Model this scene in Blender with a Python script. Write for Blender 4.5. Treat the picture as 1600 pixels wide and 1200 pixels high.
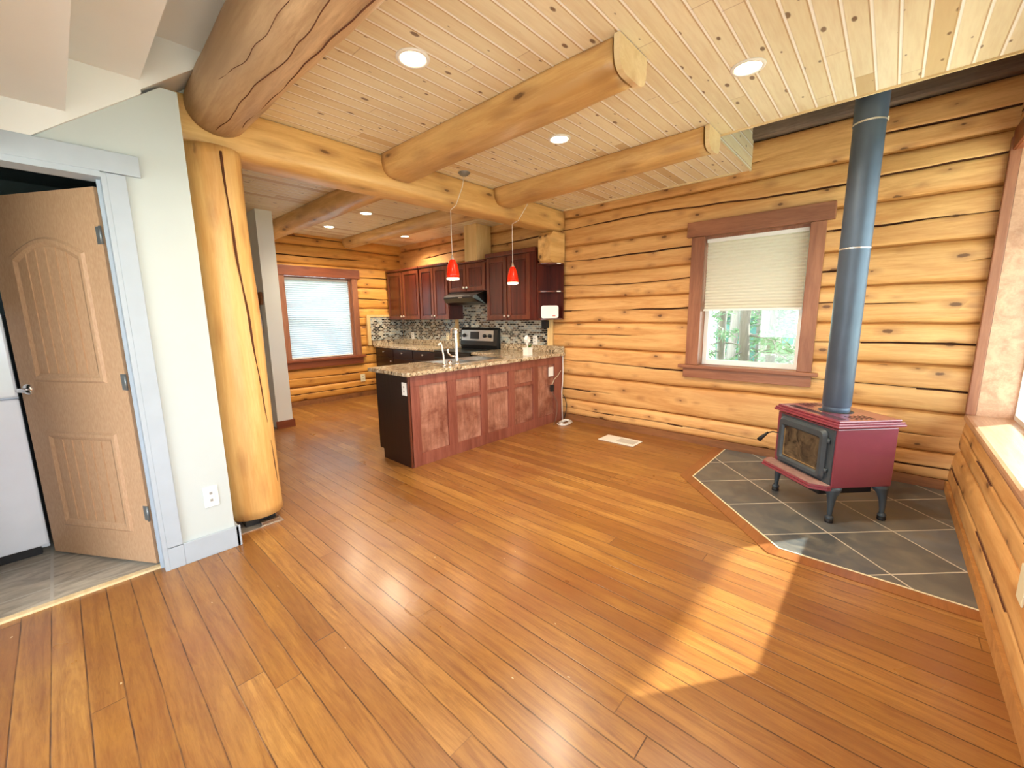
import bpy, bmesh, math, random
from mathutils import Vector, Matrix, noise
random.seed(7)
PI = math.pi
C = bpy.context.scene.collection
S = bpy.context.scene
for o in list(bpy.data.objects): bpy.data.objects.remove(o)

# ------------------------------------------------------------------ camera
H = 1.45
pit, yaw, rol = math.radians(-9.439), math.radians(42.366), math.radians(-0.787)
F = Vector((math.cos(pit)*math.cos(yaw), math.cos(pit)*math.sin(yaw), math.sin(pit)))
R0 = Vector((math.sin(yaw), -math.cos(yaw), 0)); U0 = R0.cross(F)
R1 = R0*math.cos(rol) + U0*math.sin(rol); U1 = -R0*math.sin(rol) + U0*math.cos(rol)
cd = bpy.data.cameras.new('camera'); cam = bpy.data.objects.new('camera', cd); C.objects.link(cam)
cd.sensor_width = 36; cd.sensor_fit = 'HORIZONTAL'; cd.lens = 642.45/1600*36; cd.clip_start = .02; cd.clip_end = 300
cam.matrix_world = Matrix(((R1.x, U1.x, -F.x, 0), (R1.y, U1.y, -F.y, 0), (R1.z, U1.z, -F.z, H), (0, 0, 0, 1)))
S.camera = cam
S.view_settings.view_transform = 'Standard'; S.view_settings.look = 'None'
S.view_settings.gamma = 1; S.view_settings.use_curve_mapping = False
S.view_settings.exposure = 1.18

# ------------------------------------------------------------------ light
w = bpy.data.worlds.new('sky'); S.world = w; w.use_nodes = True
bg = w.node_tree.nodes['Background']; bg.inputs[0].default_value = (.87, .94, 1, 1); bg.inputs[1].default_value = 4.0
sd = bpy.data.lights.new('sun', 'SUN'); sd.energy = 9; sd.angle = .012; sd.color = (1, .93, .82)
so = bpy.data.objects.new('sun', sd); C.objects.link(so); so.location = (9, -7, 6)
so.rotation_euler = Vector((-1.37, 1, -.847)).to_track_quat('-Z', 'Y').to_euler()
def portal(name, loc, target, sx, sy):
    l = bpy.data.lights.new(name, 'AREA'); l.shape = 'RECTANGLE'; l.size = sx; l.size_y = sy
    l.cycles.is_portal = True
    o = bpy.data.objects.new(name, l); C.objects.link(o); o.location = loc
    o.rotation_euler = (Vector(target)-Vector(loc)).to_track_quat('-Z', 'Z').to_euler(); return o
portal('window_portal', (3.70, -.84, 1.58), (3.70, 0, 1.58), 1.8, 1.9)
portal('window_portal', (-.35, -.84, 1.5), (-.35, 0, 1.5), 2.5, 1.9)  # portal at the unseen second window, an added opening
portal('window_portal', (-2.42, 1.3, 1.1), (0, 1.3, 1.1), 2.2, 2.2)  # portal at the added opening in the rear wall
portal('window_portal', (4.93, 1.04, 1.58), (0, 1.04, 1.58), .94, 1.4)
portal('window_portal', (3.06, 7.42, 1.5), (3.06, 0, 1.5), 1.2, 1.4)

# ------------------------------------------------------------------ node helpers
def new_mat(name):
    m = bpy.data.materials.new(name); m.use_nodes = True
    return m, m.node_tree, m.node_tree.nodes['Principled BSDF']
class N:
    def __init__(s, nt): s.nt = nt
    def n(s, t, **k):
        x = s.nt.nodes.new(t)
        for a, b in k.items(): setattr(x, a, b)
        return x
    def put(s, sock, v):
        if isinstance(v, bpy.types.NodeSocket): s.nt.links.new(v, sock)
        else:
            if hasattr(sock.default_value, '__len__') and not hasattr(v, '__len__'): v = (v,)*len(sock.default_value)
            if hasattr(v, '__len__') and len(sock.default_value) == 4 and len(v) == 3: v = tuple(v)+(1,)
            sock.default_value = v
    def m(s, op, a, b=0, c=0):
        x = s.n('ShaderNodeMath', operation=op); s.put(x.inputs[0], a); s.put(x.inputs[1], b); s.put(x.inputs[2], c); return x.outputs[0]
    def xyz(s, v): x = s.n('ShaderNodeSeparateXYZ'); s.put(x.inputs[0], v); return x.outputs
    def vec(s, a, b, c):
        x = s.n('ShaderNodeCombineXYZ'); s.put(x.inputs[0], a); s.put(x.inputs[1], b); s.put(x.inputs[2], c); return x.outputs[0]
    def scale(s, v, k): x = s.n('ShaderNodeVectorMath', operation='MULTIPLY'); s.put(x.inputs[0], v); s.put(x.inputs[1], k); return x.outputs[0]
    def add(s, v, k): x = s.n('ShaderNodeVectorMath', operation='ADD'); s.put(x.inputs[0], v); s.put(x.inputs[1], k); return x.outputs[0]
    def co(s): return s.n('ShaderNodeTexCoord').outputs['Object']
    def noise(s, v, sc=1, det=3, dist=0, rough=.55):
        x = s.n('ShaderNodeTexNoise'); s.put(x.inputs['Vector'], v); x.inputs['Scale'].default_value = sc
        x.inputs['Detail'].default_value = det; x.inputs['Distortion'].default_value = dist; x.inputs['Roughness'].default_value = rough
        return x.outputs['Fac']
    def white(s, v): x = s.n('ShaderNodeTexWhiteNoise'); s.put(x.inputs['Vector'], v); return x.outputs['Value']
    def vor(s, v, sc=1, feat='F1', dim='3D'):
        x = s.n('ShaderNodeTexVoronoi', feature=feat, voronoi_dimensions=dim); s.put(x.inputs['Vector'], v); x.inputs['Scale'].default_value = sc; return x
    def ramp(s, f, pts):
        x = s.n('ShaderNodeValToRGB'); s.put(x.inputs[0], f); e = x.color_ramp.elements
        while len(e) < len(pts): e.new(.5)
        for el, (p, c) in zip(e, pts):
            el.position = p; el.color = tuple(c)+(1,) if len(c) == 3 else c
        return x.outputs[0]
    def rng(s, f, a, b, c=0, d=1):
        x = s.n('ShaderNodeMapRange'); s.put(x.inputs[0], f)
        for i, v in enumerate((a, b, c, d)): x.inputs[i+1].default_value = v
        return x.outputs[0]
    def mix(s, f, a, b, mode='MIX'):
        x = s.n('ShaderNodeMix', data_type='RGBA', blend_type=mode); s.put(x.inputs[0], f); s.put(x.inputs[6], a); s.put(x.inputs[7], b); return x.outputs[2]
    def bump(s, h, st=.3, d=.01):
        x = s.n('ShaderNodeBump'); s.put(x.inputs['Height'], h); x.inputs['Strength'].default_value = st; x.inputs['Distance'].default_value = d; return x.outputs[0]
def lin(c):
    return tuple((v/255/12.92 if v/255 <= .04045 else ((v/255+.055)/1.055)**2.4) for v in c)
def plain(name, rgb, rough=.6, metal=0, spec=.5, var=.06, vs=8, coat=0, bump=0):
    m, nt, b = new_mat(name); g = N(nt); c = lin(rgb)
    f = g.noise(g.co(), vs, 3)
    g.put(b.inputs['Base Color'], g.mix(g.rng(f, .3, .7), tuple(x*(1-var) for x in c), tuple(min(1, x*(1+var)) for x in c)))
    b.inputs['Roughness'].default_value = rough; b.inputs['Metallic'].default_value = metal
    b.inputs['Specular IOR Level'].default_value = spec; b.inputs['Coat Weight'].default_value = coat
    if bump: g.put(b.inputs['Normal'], g.bump(g.noise(g.co(), 60, 2), bump, .004))
    return m
def wood(name, c0, c1, cd_, axis='Y', knots=1., rough=.45, grain=1., coat=.0, kscale=1., plane=None, spread=1, blotch=.3):
    """pine / stained wood, grain running along axis"""
    m, nt, b = new_mat(name); g = N(nt); co = g.co()
    k = {'X': (.08, 1, 1), 'Y': (1, .08, 1), 'Z': (1, 1, .08)}[axis]
    v = g.scale(co, k)
    warp = g.noise(g.scale(co, tuple(x*3 for x in k)), 1, 2)
    f1 = g.noise(v, 9, 5, 1.0, .62); f2 = g.noise(v, 70*grain, 4, .6, .7)
    f = g.m('ADD', g.m('MULTIPLY', f1, .68), g.m('MULTIPLY', f2, .32))
    col = g.mix(g.rng(f, .40, .60), lin(c0), lin(c1))
    big = g.noise(g.scale(co, tuple(.5+x for x in k)), 1.1, 2)
    col = g.mix(g.rng(big, .38, .62, 0, blotch), col, tuple(q*.72 for q in lin(c0)))
    if knots:
        kv = {'X': (1.0, 3.1, 3.1), 'Y': (3.1, 1.0, 3.1), 'Z': (3.1, 3.1, 1.0)}[axis]
        if plane is not None:
            X_ = g.xyz(co); kk = g.vor(g.vec(g.m('MULTIPLY', X_[plane], 2.1*kscale), g.m('MULTIPLY', X_[2], 4.2*kscale), 0), 1.25, dim='2D')
        else: kk = g.vor(g.add(g.scale(co, tuple(x*kscale for x in kv)), (3.3, 1.7, .4)), 1.25)
        g.nt.links.new(kk.outputs['Color'], (sp := g.n('ShaderNodeSeparateColor')).inputs[0])
        d = g.m('ADD', kk.outputs['Distance'], g.m('MULTIPLY', sp.outputs[0], .15))
        d = g.m('ADD', d, g.m('MULTIPLY', g.noise(co, 26, 3), .09))
        ring = g.rng(d, .150*spread, .115*spread); halo = g.rng(d, .34*spread, .12*spread, 0, .5)
        col = g.mix(halo, col, lin(cd_)); col = g.mix(g.m('MULTIPLY', ring, .8*knots), col, tuple(x*.35 for x in lin(cd_)))
    g.put(b.inputs['Base Color'], col)
    b.inputs['Roughness'].default_value = rough; b.inputs['Coat Weight'].default_value = coat; b.inputs['Coat Roughness'].default_value = .25
    g.put(b.inputs['Normal'], g.bump(f, .25, .006))
    return m

# ------------------------------------------------------------------ materials
LOGC = ((202, 146, 84), (230, 182, 118), (134, 82, 44))
M = {}
M['logY'] = wood('log_wall_y', *LOGC, axis='Y', rough=.5, plane=1)
M['logX'] = wood('log_wall_x', *LOGC, axis='X', rough=.5, plane=0)
M['logK'] = wood('log_wall_kitchen', (204, 140, 62), (230, 170, 84), (134, 76, 34), axis='X', rough=.5, plane=0)
M['logZ'] = wood('log_post', (222, 168, 96), (240, 198, 128), (150, 90, 44), axis='Z', rough=.42, coat=.15, spread=1.5, kscale=2.2)
M['beamY'] = wood('log_beam_y', (204, 158, 96), (238, 200, 136), (124, 76, 38), axis='Y', rough=.4, coat=.2, spread=1.7, blotch=.5, kscale=2.2)
M['beamX'] = wood('log_beam_x', (216, 168, 100), (240, 200, 132), (136, 84, 40), axis='X', rough=.4, coat=.2, spread=1.6, blotch=.35, kscale=2.2)
M['bigbeam'] = wood('log_beam_weathered', (182, 148, 112), (220, 188, 146), (108, 76, 52), axis='Y', rough=.5, spread=1.4, blotch=.8)
M['crack'] = plain('crack', (92, 50, 26), .9)
M['seam'] = wood('chink_wood', (176, 120, 62), (200, 144, 80), (120, 70, 30), axis='Y', knots=0, rough=.7)
M['sillwood'] = wood('dark_sill_timber', (124, 78, 42), (152, 100, 56), (60, 30, 16), axis='Y', rough=.6)
M['oldwood'] = wood('aged_grey_timber', (104, 88, 76), (140, 120, 102), (40, 30, 26), axis='Y', rough=.8)
M['stainY'] = wood('brown_stained_trim_y', (134, 82, 56), (166, 110, 78), (72, 36, 22), axis='Y', rough=.45, kscale=2.)
M['stainZ'] = wood('brown_stained_trim_z', (134, 82, 56), (166, 110, 78), (72, 36, 22), axis='Z', rough=.45, kscale=2.)
M['stainX'] = wood('brown_stained_trim_x', (118, 58, 34), (146, 80, 48), (58, 24, 14), axis='X', rough=.45, kscale=2.)
M['sill'] = wood('window_sill_wood', (176, 130, 100), (206, 164, 132), (120, 76, 52), axis='X', rough=.35, coat=.2)
M['palewood'] = wood('pale_trim', (224, 198, 150), (240, 220, 178), (170, 120, 70), axis='Y', rough=.5)
M['chase'] = wood('pale_box_wood', (214, 180, 120), (234, 204, 146), (150, 100, 50), axis='Z', rough=.5, knots=.4)
M['cherry'] = wood('cherry_cabinet', (64, 20, 14), (96, 36, 24), (40, 8, 6), axis='Z', knots=0, rough=.28, coat=.3, grain=.8)
M['cherryframe'] = wood('cherry_cabinet_frame', (86, 38, 24), (118, 58, 36), (40, 8, 6), axis='Z', knots=0, rough=.3, coat=.3)
M['cherrydark'] = wood('cherry_dark', (22, 6, 6), (34, 10, 9), (20, 4, 4), axis='Z', knots=0, rough=.35, coat=.2)
M['white'] = plain('white_plastic', (236, 236, 232), .35, var=.02)
M['cream'] = plain('cream_plastic', (232, 222, 190), .35, var=.02)
M['drywall'] = plain('white_painted_drywall', (192, 202, 203), .8, var=.02, vs=3)
M['drywall_lit'] = plain('drywall_lit_copy', (232, 236, 236), .85, var=.015, vs=3)  # brighter copy of the drywall, light put into the colour of dim surfaces
M['trimwhite'] = plain('pale_grey_painted_trim', (172, 184, 196), .45, var=.03)
M['teal'] = plain('laundry_wall_paint', (96, 116, 122), .8)
M['fridge'] = plain('fridge_white', (226, 234, 244), .25, var=.02, coat=.4)
M['black'] = plain('black_enamel', (8, 8, 9), .3, coat=.1)
M['blackmat'] = plain('black_matte', (22, 22, 24), .6)
M['steel'] = plain('stainless_steel', (190, 188, 184), .28, metal=1)
M['chrome'] = plain('chrome', (235, 235, 235), .12, metal=1)
M['nickel'] = plain('brushed_nickel', (214, 210, 204), .28, metal=.8)
M['hinge'] = plain('hinge_steel', (140, 146, 148), .4, metal=.7)
M['pipe'] = plain('stove_pipe_steel', (78, 92, 110), .45, metal=.35, var=.12, vs=4)
M['castiron'] = plain('stove_cast_iron', (70, 80, 88), .5, metal=.3, var=.15)
M['enamel'] = plain('burgundy_enamel', (126, 56, 72), .3, coat=.7, var=.05)
M['enameledge'] = plain('burgundy_enamel_moulding', (134, 56, 72), .3, coat=.8, var=.05)
M['gold'] = plain('brass_inlay', (214, 200, 150), .3, metal=.8)
M['green'] = plain('leaf_green', (60, 96, 40), .5)
M['slotgrey'] = plain('socket_grey', (150, 150, 146), .5)

def glassy(name, tint=(1, 1, 1), rough=0.0, alpha=.12):
    m, nt, b = new_mat(name); g = N(nt)
    tr = g.n('ShaderNodeBsdfTransparent'); tr.inputs[0].default_value = (*tint, 1)
    gl = g.n('ShaderNodeBsdfGlossy'); gl.inputs['Roughness'].default_value = rough
    mx = g.n('ShaderNodeMixShader'); mx.inputs[0].default_value = alpha
    nt.links.new(tr.outputs[0], mx.inputs[1]); nt.links.new(gl.outputs[0], mx.inputs[2])
    nt.links.new(mx.outputs[0], nt.nodes['Material Output'].inputs[0]); return m
M['glass'] = glassy('window_glass', (.95, 1, .98), 0, .05)
def blind_mat(name, rgb, tr=.5):
    m, nt, b = new_mat(name); g = N(nt)
    d = g.n('ShaderNodeBsdfDiffuse'); d.inputs[0].default_value = (*lin(rgb), 1)
    t = g.n('ShaderNodeBsdfTranslucent'); t.inputs[0].default_value = (*lin(rgb), 1)
    mx = g.n('ShaderNodeMixShader'); mx.inputs[0].default_value = tr
    nt.links.new(d.outputs[0], mx.inputs[1]); nt.links.new(t.outputs[0], mx.inputs[2])
    nt.links.new(mx.outputs[0], nt.nodes['Material Output'].inputs[0]); return m
M['blind'] = blind_mat('cellular_blind_fabric', (222, 216, 200), .12)
M['blindk'] = blind_mat('kitchen_blind_fabric', (186, 204, 222), .16)
def emis(name, rgb, st, base=(255, 255, 255)):
    m, nt, b = new_mat(name); b.inputs['Base Color'].default_value = (*lin(base), 1)
    b.inputs['Emission Color'].default_value = (*lin(rgb), 1); b.inputs['Emission Strength'].default_value = st; return m
M['lamp'] = emis('lamp_lens', (255, 236, 196), 9)
M['opal'] = emis('pendant_rim_glow', (255, 226, 170), 1.6)

def mat_floor():
    m, nt, b = new_mat('fir_plank_floor'); g = N(nt); co = g.co(); x, y, z = g.xyz(co)
    W = .1; a = g.m('DIVIDE', x, W); i = g.m('FLOOR', a); fr = g.m('FRACT', a)
    r = g.white(g.vec(i, 3.1, 0)); bb = g.m('ADD', g.m('DIVIDE', y, 5.5), g.m('MULTIPLY', r, 9)); j = g.m('FLOOR', bb); fb = g.m('FRACT', bb)
    r2 = g.white(g.vec(i, j, 1.7)); r3 = g.white(g.vec(j, i, 5.7))
    gv = g.vec(g.m('ADD', x, g.m('MULTIPLY', r2, 11)), g.m('MULTIPLY', y, .09), r3)
    n1 = g.noise(gv, 16, 5, 1.6, .65); n2 = g.noise(gv, 110, 4, .8, .7)
    f = g.m('ADD', g.m('MULTIPLY', n1, .65), g.m('MULTIPLY', n2, .35))
    c = g.ramp(r2, [(0, lin((138, 92, 42))), (.25, lin((156, 108, 50))), (.8, lin((168, 120, 58))), (1, lin((184, 136, 72)))])
    c = g.mix(g.rng(f, .40, .64), c, g.mix(.75, c, lin((108, 60, 26))))
    bn = g.noise(co, 1.3, 5, 0, .65); c = g.mix(g.rng(bn, .42, .64, 0, .6), c, lin((136, 84, 48)))
    e = g.m('MINIMUM', fr, g.m('SUBTRACT', 1, fr)); e2 = g.m('MULTIPLY', g.m('MINIMUM', fb, g.m('SUBTRACT', 1, fb)), 75)
    em = g.m('MINIMUM', e, e2)
    vis = g.rng(g.noise(g.vec(i, g.m('MULTIPLY', y, 2.8), 0), 1.5, 4), .38, .58, .25, 1)
    gap = g.m('MULTIPLY', g.rng(em, .036, .012), vis)
    c = g.mix(gap, c, lin((58, 28, 12)))
    # pale scratches along the boards
    sv = g.vor(g.scale(g.add(co, g.scale(g.vec(g.noise(co, 6), g.noise(co, 5), 0), (.1, .1, 0))), (19, 7, 1)), 1.0); sc = g.n('ShaderNodeSeparateColor'); nt.links.new(sv.outputs['Color'], sc.inputs[0])
    scr = g.m('MULTIPLY', g.rng(sv.outputs['Distance'], .05, .03), g.m('GREATER_THAN', sc.outputs[0], .80))
    c = g.mix(g.m('MULTIPLY', scr, .8), c, lin((232, 214, 178)))
    g.put(b.inputs['Base Color'], c)
    g.put(b.inputs['Roughness'], g.rng(g.noise(co, 2.2, 3), .3, .7, .26, .44)); b.inputs['Coat Weight'].default_value = .35; b.inputs['Coat Roughness'].default_value = .22
    g.put(b.inputs['Normal'], g.bump(g.m('SUBTRACT', g.m('MULTIPLY', f, .2), gap), .35, .004)); return m
def mat_ceiling(vert=False):
    m, nt, b = new_mat('tongue_groove_ceiling'); g = N(nt); co = g.co(); x, y, z = g.xyz(co)
    W = .1; a = g.m('DIVIDE', z if vert else y, W); i = g.m('FLOOR', a); fr = g.m('FRACT', a)
    r = g.white(g.vec(i, 8.1, 0)); bb = g.m('ADD', g.m('DIVIDE', x, 2.4), g.m('MULTIPLY', r, 9)); j = g.m('FLOOR', bb); fb = g.m('FRACT', bb)
    r2 = g.white(g.vec(i, j, 2.7))
    gv = g.vec(g.m('MULTIPLY', x, .1), g.m('ADD', z if vert else y, g.m('MULTIPLY', r2, 7)), r2)
    f = g.m('ADD', g.m('MULTIPLY', g.noise(gv, 12, 3, .6), .6), g.m('MULTIPLY', g.noise(gv, 70, 2), .4))
    c = g.ramp(r2, [(0, lin((206, 182, 138))), (.12, lin((216, 194, 150))), (.16, lin((233, 221, 186))), (1, lin((243, 234, 204)))])
    c = g.mix(g.rng(f, .42, .66, 0, .3), c, lin((196, 158, 114)))
    kv = g.vor(g.vec(g.m('MULTIPLY', x, 3.6), g.m('MULTIPLY', z if vert else y, 7.5), r2), 1.1, dim='2D'); sc = g.n('ShaderNodeSeparateColor'); nt.links.new(kv.outputs['Color'], sc.inputs[0])
    d = g.m('ADD', kv.outputs['Distance'], g.m('MULTIPLY', sc.outputs[1], .11))
    kn = g.m('MULTIPLY', g.rng(d, .125, .085), g.m('GREATER_THAN', sc.outputs[0], .3))
    c = g.mix(g.m('MULTIPLY', kn, .85), c, lin((96, 60, 32)))
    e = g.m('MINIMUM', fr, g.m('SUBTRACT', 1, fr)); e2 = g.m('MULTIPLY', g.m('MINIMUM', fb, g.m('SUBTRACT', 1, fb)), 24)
    gv_ = g.rng(e, .08, .04); c = g.mix(g.m('MULTIPLY', gv_, .95), c, lin((255, 253, 246)))  # groove edges painted near-white as the light they catch
    sh = g.m('MULTIPLY', g.rng(g.m('ABSOLUTE', g.m('SUBTRACT', fr, .09)), .05, .012), .9); c = g.mix(sh, c, lin((190, 156, 112)))  # darker line painted beside each groove as its shadow
    c = g.mix(g.m('MULTIPLY', g.rng(e2, .04, .015), .4), c, lin((140, 96, 56)))
    g.put(b.inputs['Base Color'], c); b.inputs['Roughness'].default_value = .42
    g.put(b.inputs['Normal'], g.bump(g.m('MULTIPLY', gv_, -1), .4, .004)); return m
def mat_hearth():
    m, nt, b = new_mat('hearth_slate_tile'); g = N(nt); co = g.co(); x, y, z = g.xyz(co)
    s = g.m('ADD', g.m('MULTIPLY', x, .72), g.m('MULTIPLY', y, .69)); t = g.m('SUBTRACT', g.m('MULTIPLY', x, .69), g.m('MULTIPLY', y, .72))
    a = g.m('DIVIDE', g.m('SUBTRACT', s, 2.455), .442); c_ = g.m('DIVIDE', g.m('SUBTRACT', t, 2.13), .435)
    fa = g.m('FRACT', g.m('ADD', a, 20)); fc = g.m('FRACT', g.m('ADD', c_, 20))
    e = g.m('MINIMUM', g.m('MINIMUM', fa, g.m('SUBTRACT', 1, fa)), g.m('MINIMUM', fc, g.m('SUBTRACT', 1, fc)))
    r = g.white(g.vec(g.m('FLOOR', a), g.m('FLOOR', c_), 0))
    col = g.ramp(r, [(0, lin((78, 82, 86))), (.5, lin((96, 98, 98))), (1, lin((108, 118, 130)))])
    n = g.noise(co, 6, 5, 1.2); col = g.mix(g.rng(n, .4, .68, 0, .7), col, lin((124, 120, 110)))
    col = g.mix(g.rng(g.noise(co, 2.5, 3), .5, .7, 0, .6), col, lin((70, 78, 88)))
    gr = g.rng(e, .013, .008); col = g.mix(gr, col, lin((196, 190, 178)))
    g.put(b.inputs['Base Color'], col); g.put(b.inputs['Roughness'], g.rng(n, .3, .7, .28, .5))
    g.put(b.inputs['Normal'], g.bump(g.m('SUBTRACT', g.m('MULTIPLY', n, .5), gr), .4, .004)); return m
def mat_ltile():
    m, nt, b = new_mat('laundry_floor_tile'); g = N(nt); co = g.co(); x, y, z = g.xyz(co)
    a = g.m('FRACT', g.m('DIVIDE', g.m('ADD', x, 9.02), .42)); c_ = g.m('FRACT', g.m('DIVIDE', g.m('ADD', y, .9), .42))
    e = g.m('MINIMUM', g.m('MINIMUM', a, g.m('SUBTRACT', 1, a)), g.m('MINIMUM', c_, g.m('SUBTRACT', 1, c_)))
    n = g.noise(g.scale(co, (1, 3, 1)), 4, 5, 1.5)
    col = g.mix(g.rng(n, .35, .65), lin((150, 144, 132)), lin((196, 190, 176)))
    col = g.mix(g.rng(e, .02, .012), col, lin((186, 184, 176))); g.put(b.inputs['Base Color'], col); b.inputs['Roughness'].default_value = .4; return m
def mat_granite():
    m, nt, b = new_mat('granite_laminate'); g = N(nt); co = g.co()
    n1 = g.noise(co, 9, 5, 1.5, .7); n2 = g.noise(g.add(co, (4, 2, 7)), 34, 4, .5, .7); n3 = g.noise(co, 120, 2)
    col = g.ramp(n1, [(.3, lin((92, 76, 62))), (.45, lin((168, 144, 112))), (.56, lin((206, 190, 160))), (.7, lin((150, 116, 84)))])
    col = g.mix(g.rng(n2, .56, .62), col, lin((48, 42, 40))); col = g.mix(g.rng(n2, .42, .36), col, lin((226, 218, 202)))
    col = g.mix(g.rng(n3, .6, .68, 0, .6), col, lin((70, 54, 44)))
    g.put(b.inputs['Base Color'], col); b.inputs['Roughness'].default_value = .18; b.inputs['Coat Weight'].default_value = .3; return m
def mat_mosaic():
    m, nt, b = new_mat('mosaic_backsplash'); g = N(nt); co = g.co(); x, y, z = g.xyz(co)
    h = g.m('ADD', x, y); row = g.m('FLOOR', g.m('DIVIDE', z, .029)); fz = g.m('FRACT', g.m('DIVIDE', z, .029))
    a = g.m('ADD', g.m('DIVIDE', h, .064), g.m('MULTIPLY', row, .5)); col_ = g.m('FLOOR', a); fa = g.m('FRACT', a)
    r = g.white(g.vec(row, col_, 3))
    c = g.ramp(r, [(0, lin((18, 16, 16))), (.3, lin((26, 22, 20))), (.31, lin((98, 84, 72))), (.52, lin((120, 112, 100))), (.53, lin((150, 158, 156))), (.78, lin((176, 170, 154))), (1, lin((206, 200, 184)))])
    c.node.color_ramp.interpolation = 'CONSTANT'
    e = g.m('MAXIMUM', g.m('LESS_THAN', fz, .14), g.m('LESS_THAN', fa, .07)); c = g.mix(e, c, lin((214, 208, 192)))
    g.put(b.inputs['Base Color'], c); b.inputs['Roughness'].default_value = .2; return m
def mat_door():
    m, nt, b = new_mat('tan_door_skin'); g = N(nt); co = g.co()
    f = g.noise(g.scale(co, (1, 1, .2)), 160, 2, .3)
    g.put(b.inputs['Base Color'], g.mix(g.rng(f, .35, .65), lin((180, 142, 108)), lin((192, 156, 122)))); b.inputs['Roughness'].default_value = .5
    g.put(b.inputs['Normal'], g.bump(f, .3, .002)); return m
def mat_penin():
    m, nt, b = new_mat('worn_red_brown_panel'); g = N(nt); co = g.co()
    n = g.noise(co, 3.5, 6, .3, .7); f = g.noise(g.scale(co, (1, 1, .1)), 50, 3)
    c = g.mix(g.rng(n, .36, .64), lin((130, 76, 58)), lin((190, 138, 116))); c = g.mix(g.rng(f, .4, .7, 0, .4), c, lin((78, 28, 18)))
    g.put(b.inputs['Base Color'], c); b.inputs['Roughness'].default_value = .4; return m
def mat_sootglass():
    m, nt, b = new_mat('sooty_stove_glass'); g = N(nt); n = g.noise(g.co(), 9, 5, 1.5)
    g.put(b.inputs['Base Color'], g.mix(g.rng(n, .35, .7), lin((34, 32, 30)), lin((112, 98, 76)))); b.inputs['Roughness'].default_value = .25; return m
def mat_redglass():
    m, nt, b = new_mat('red_crackle_glass'); g = N(nt); v = g.vor(g.co(), 130, 'DISTANCE_TO_EDGE')
    c = g.mix(g.rng(v.outputs['Distance'], .02, .1), lin((232, 70, 26)), lin((190, 4, 8)))
    g.put(b.inputs['Base Color'], c); b.inputs['Roughness'].default_value = .15; g.put(b.inputs['Emission Color'], c); b.inputs['Emission Strength'].default_value = .22; return m
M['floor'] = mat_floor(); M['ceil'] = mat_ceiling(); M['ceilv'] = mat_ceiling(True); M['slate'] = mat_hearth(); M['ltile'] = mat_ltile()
M['granite'] = mat_granite(); M['mosaic'] = mat_mosaic(); M['door'] = mat_door(); M['penin'] = mat_penin(); M['soot'] = mat_sootglass(); M['redglass'] = mat_redglass()

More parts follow.
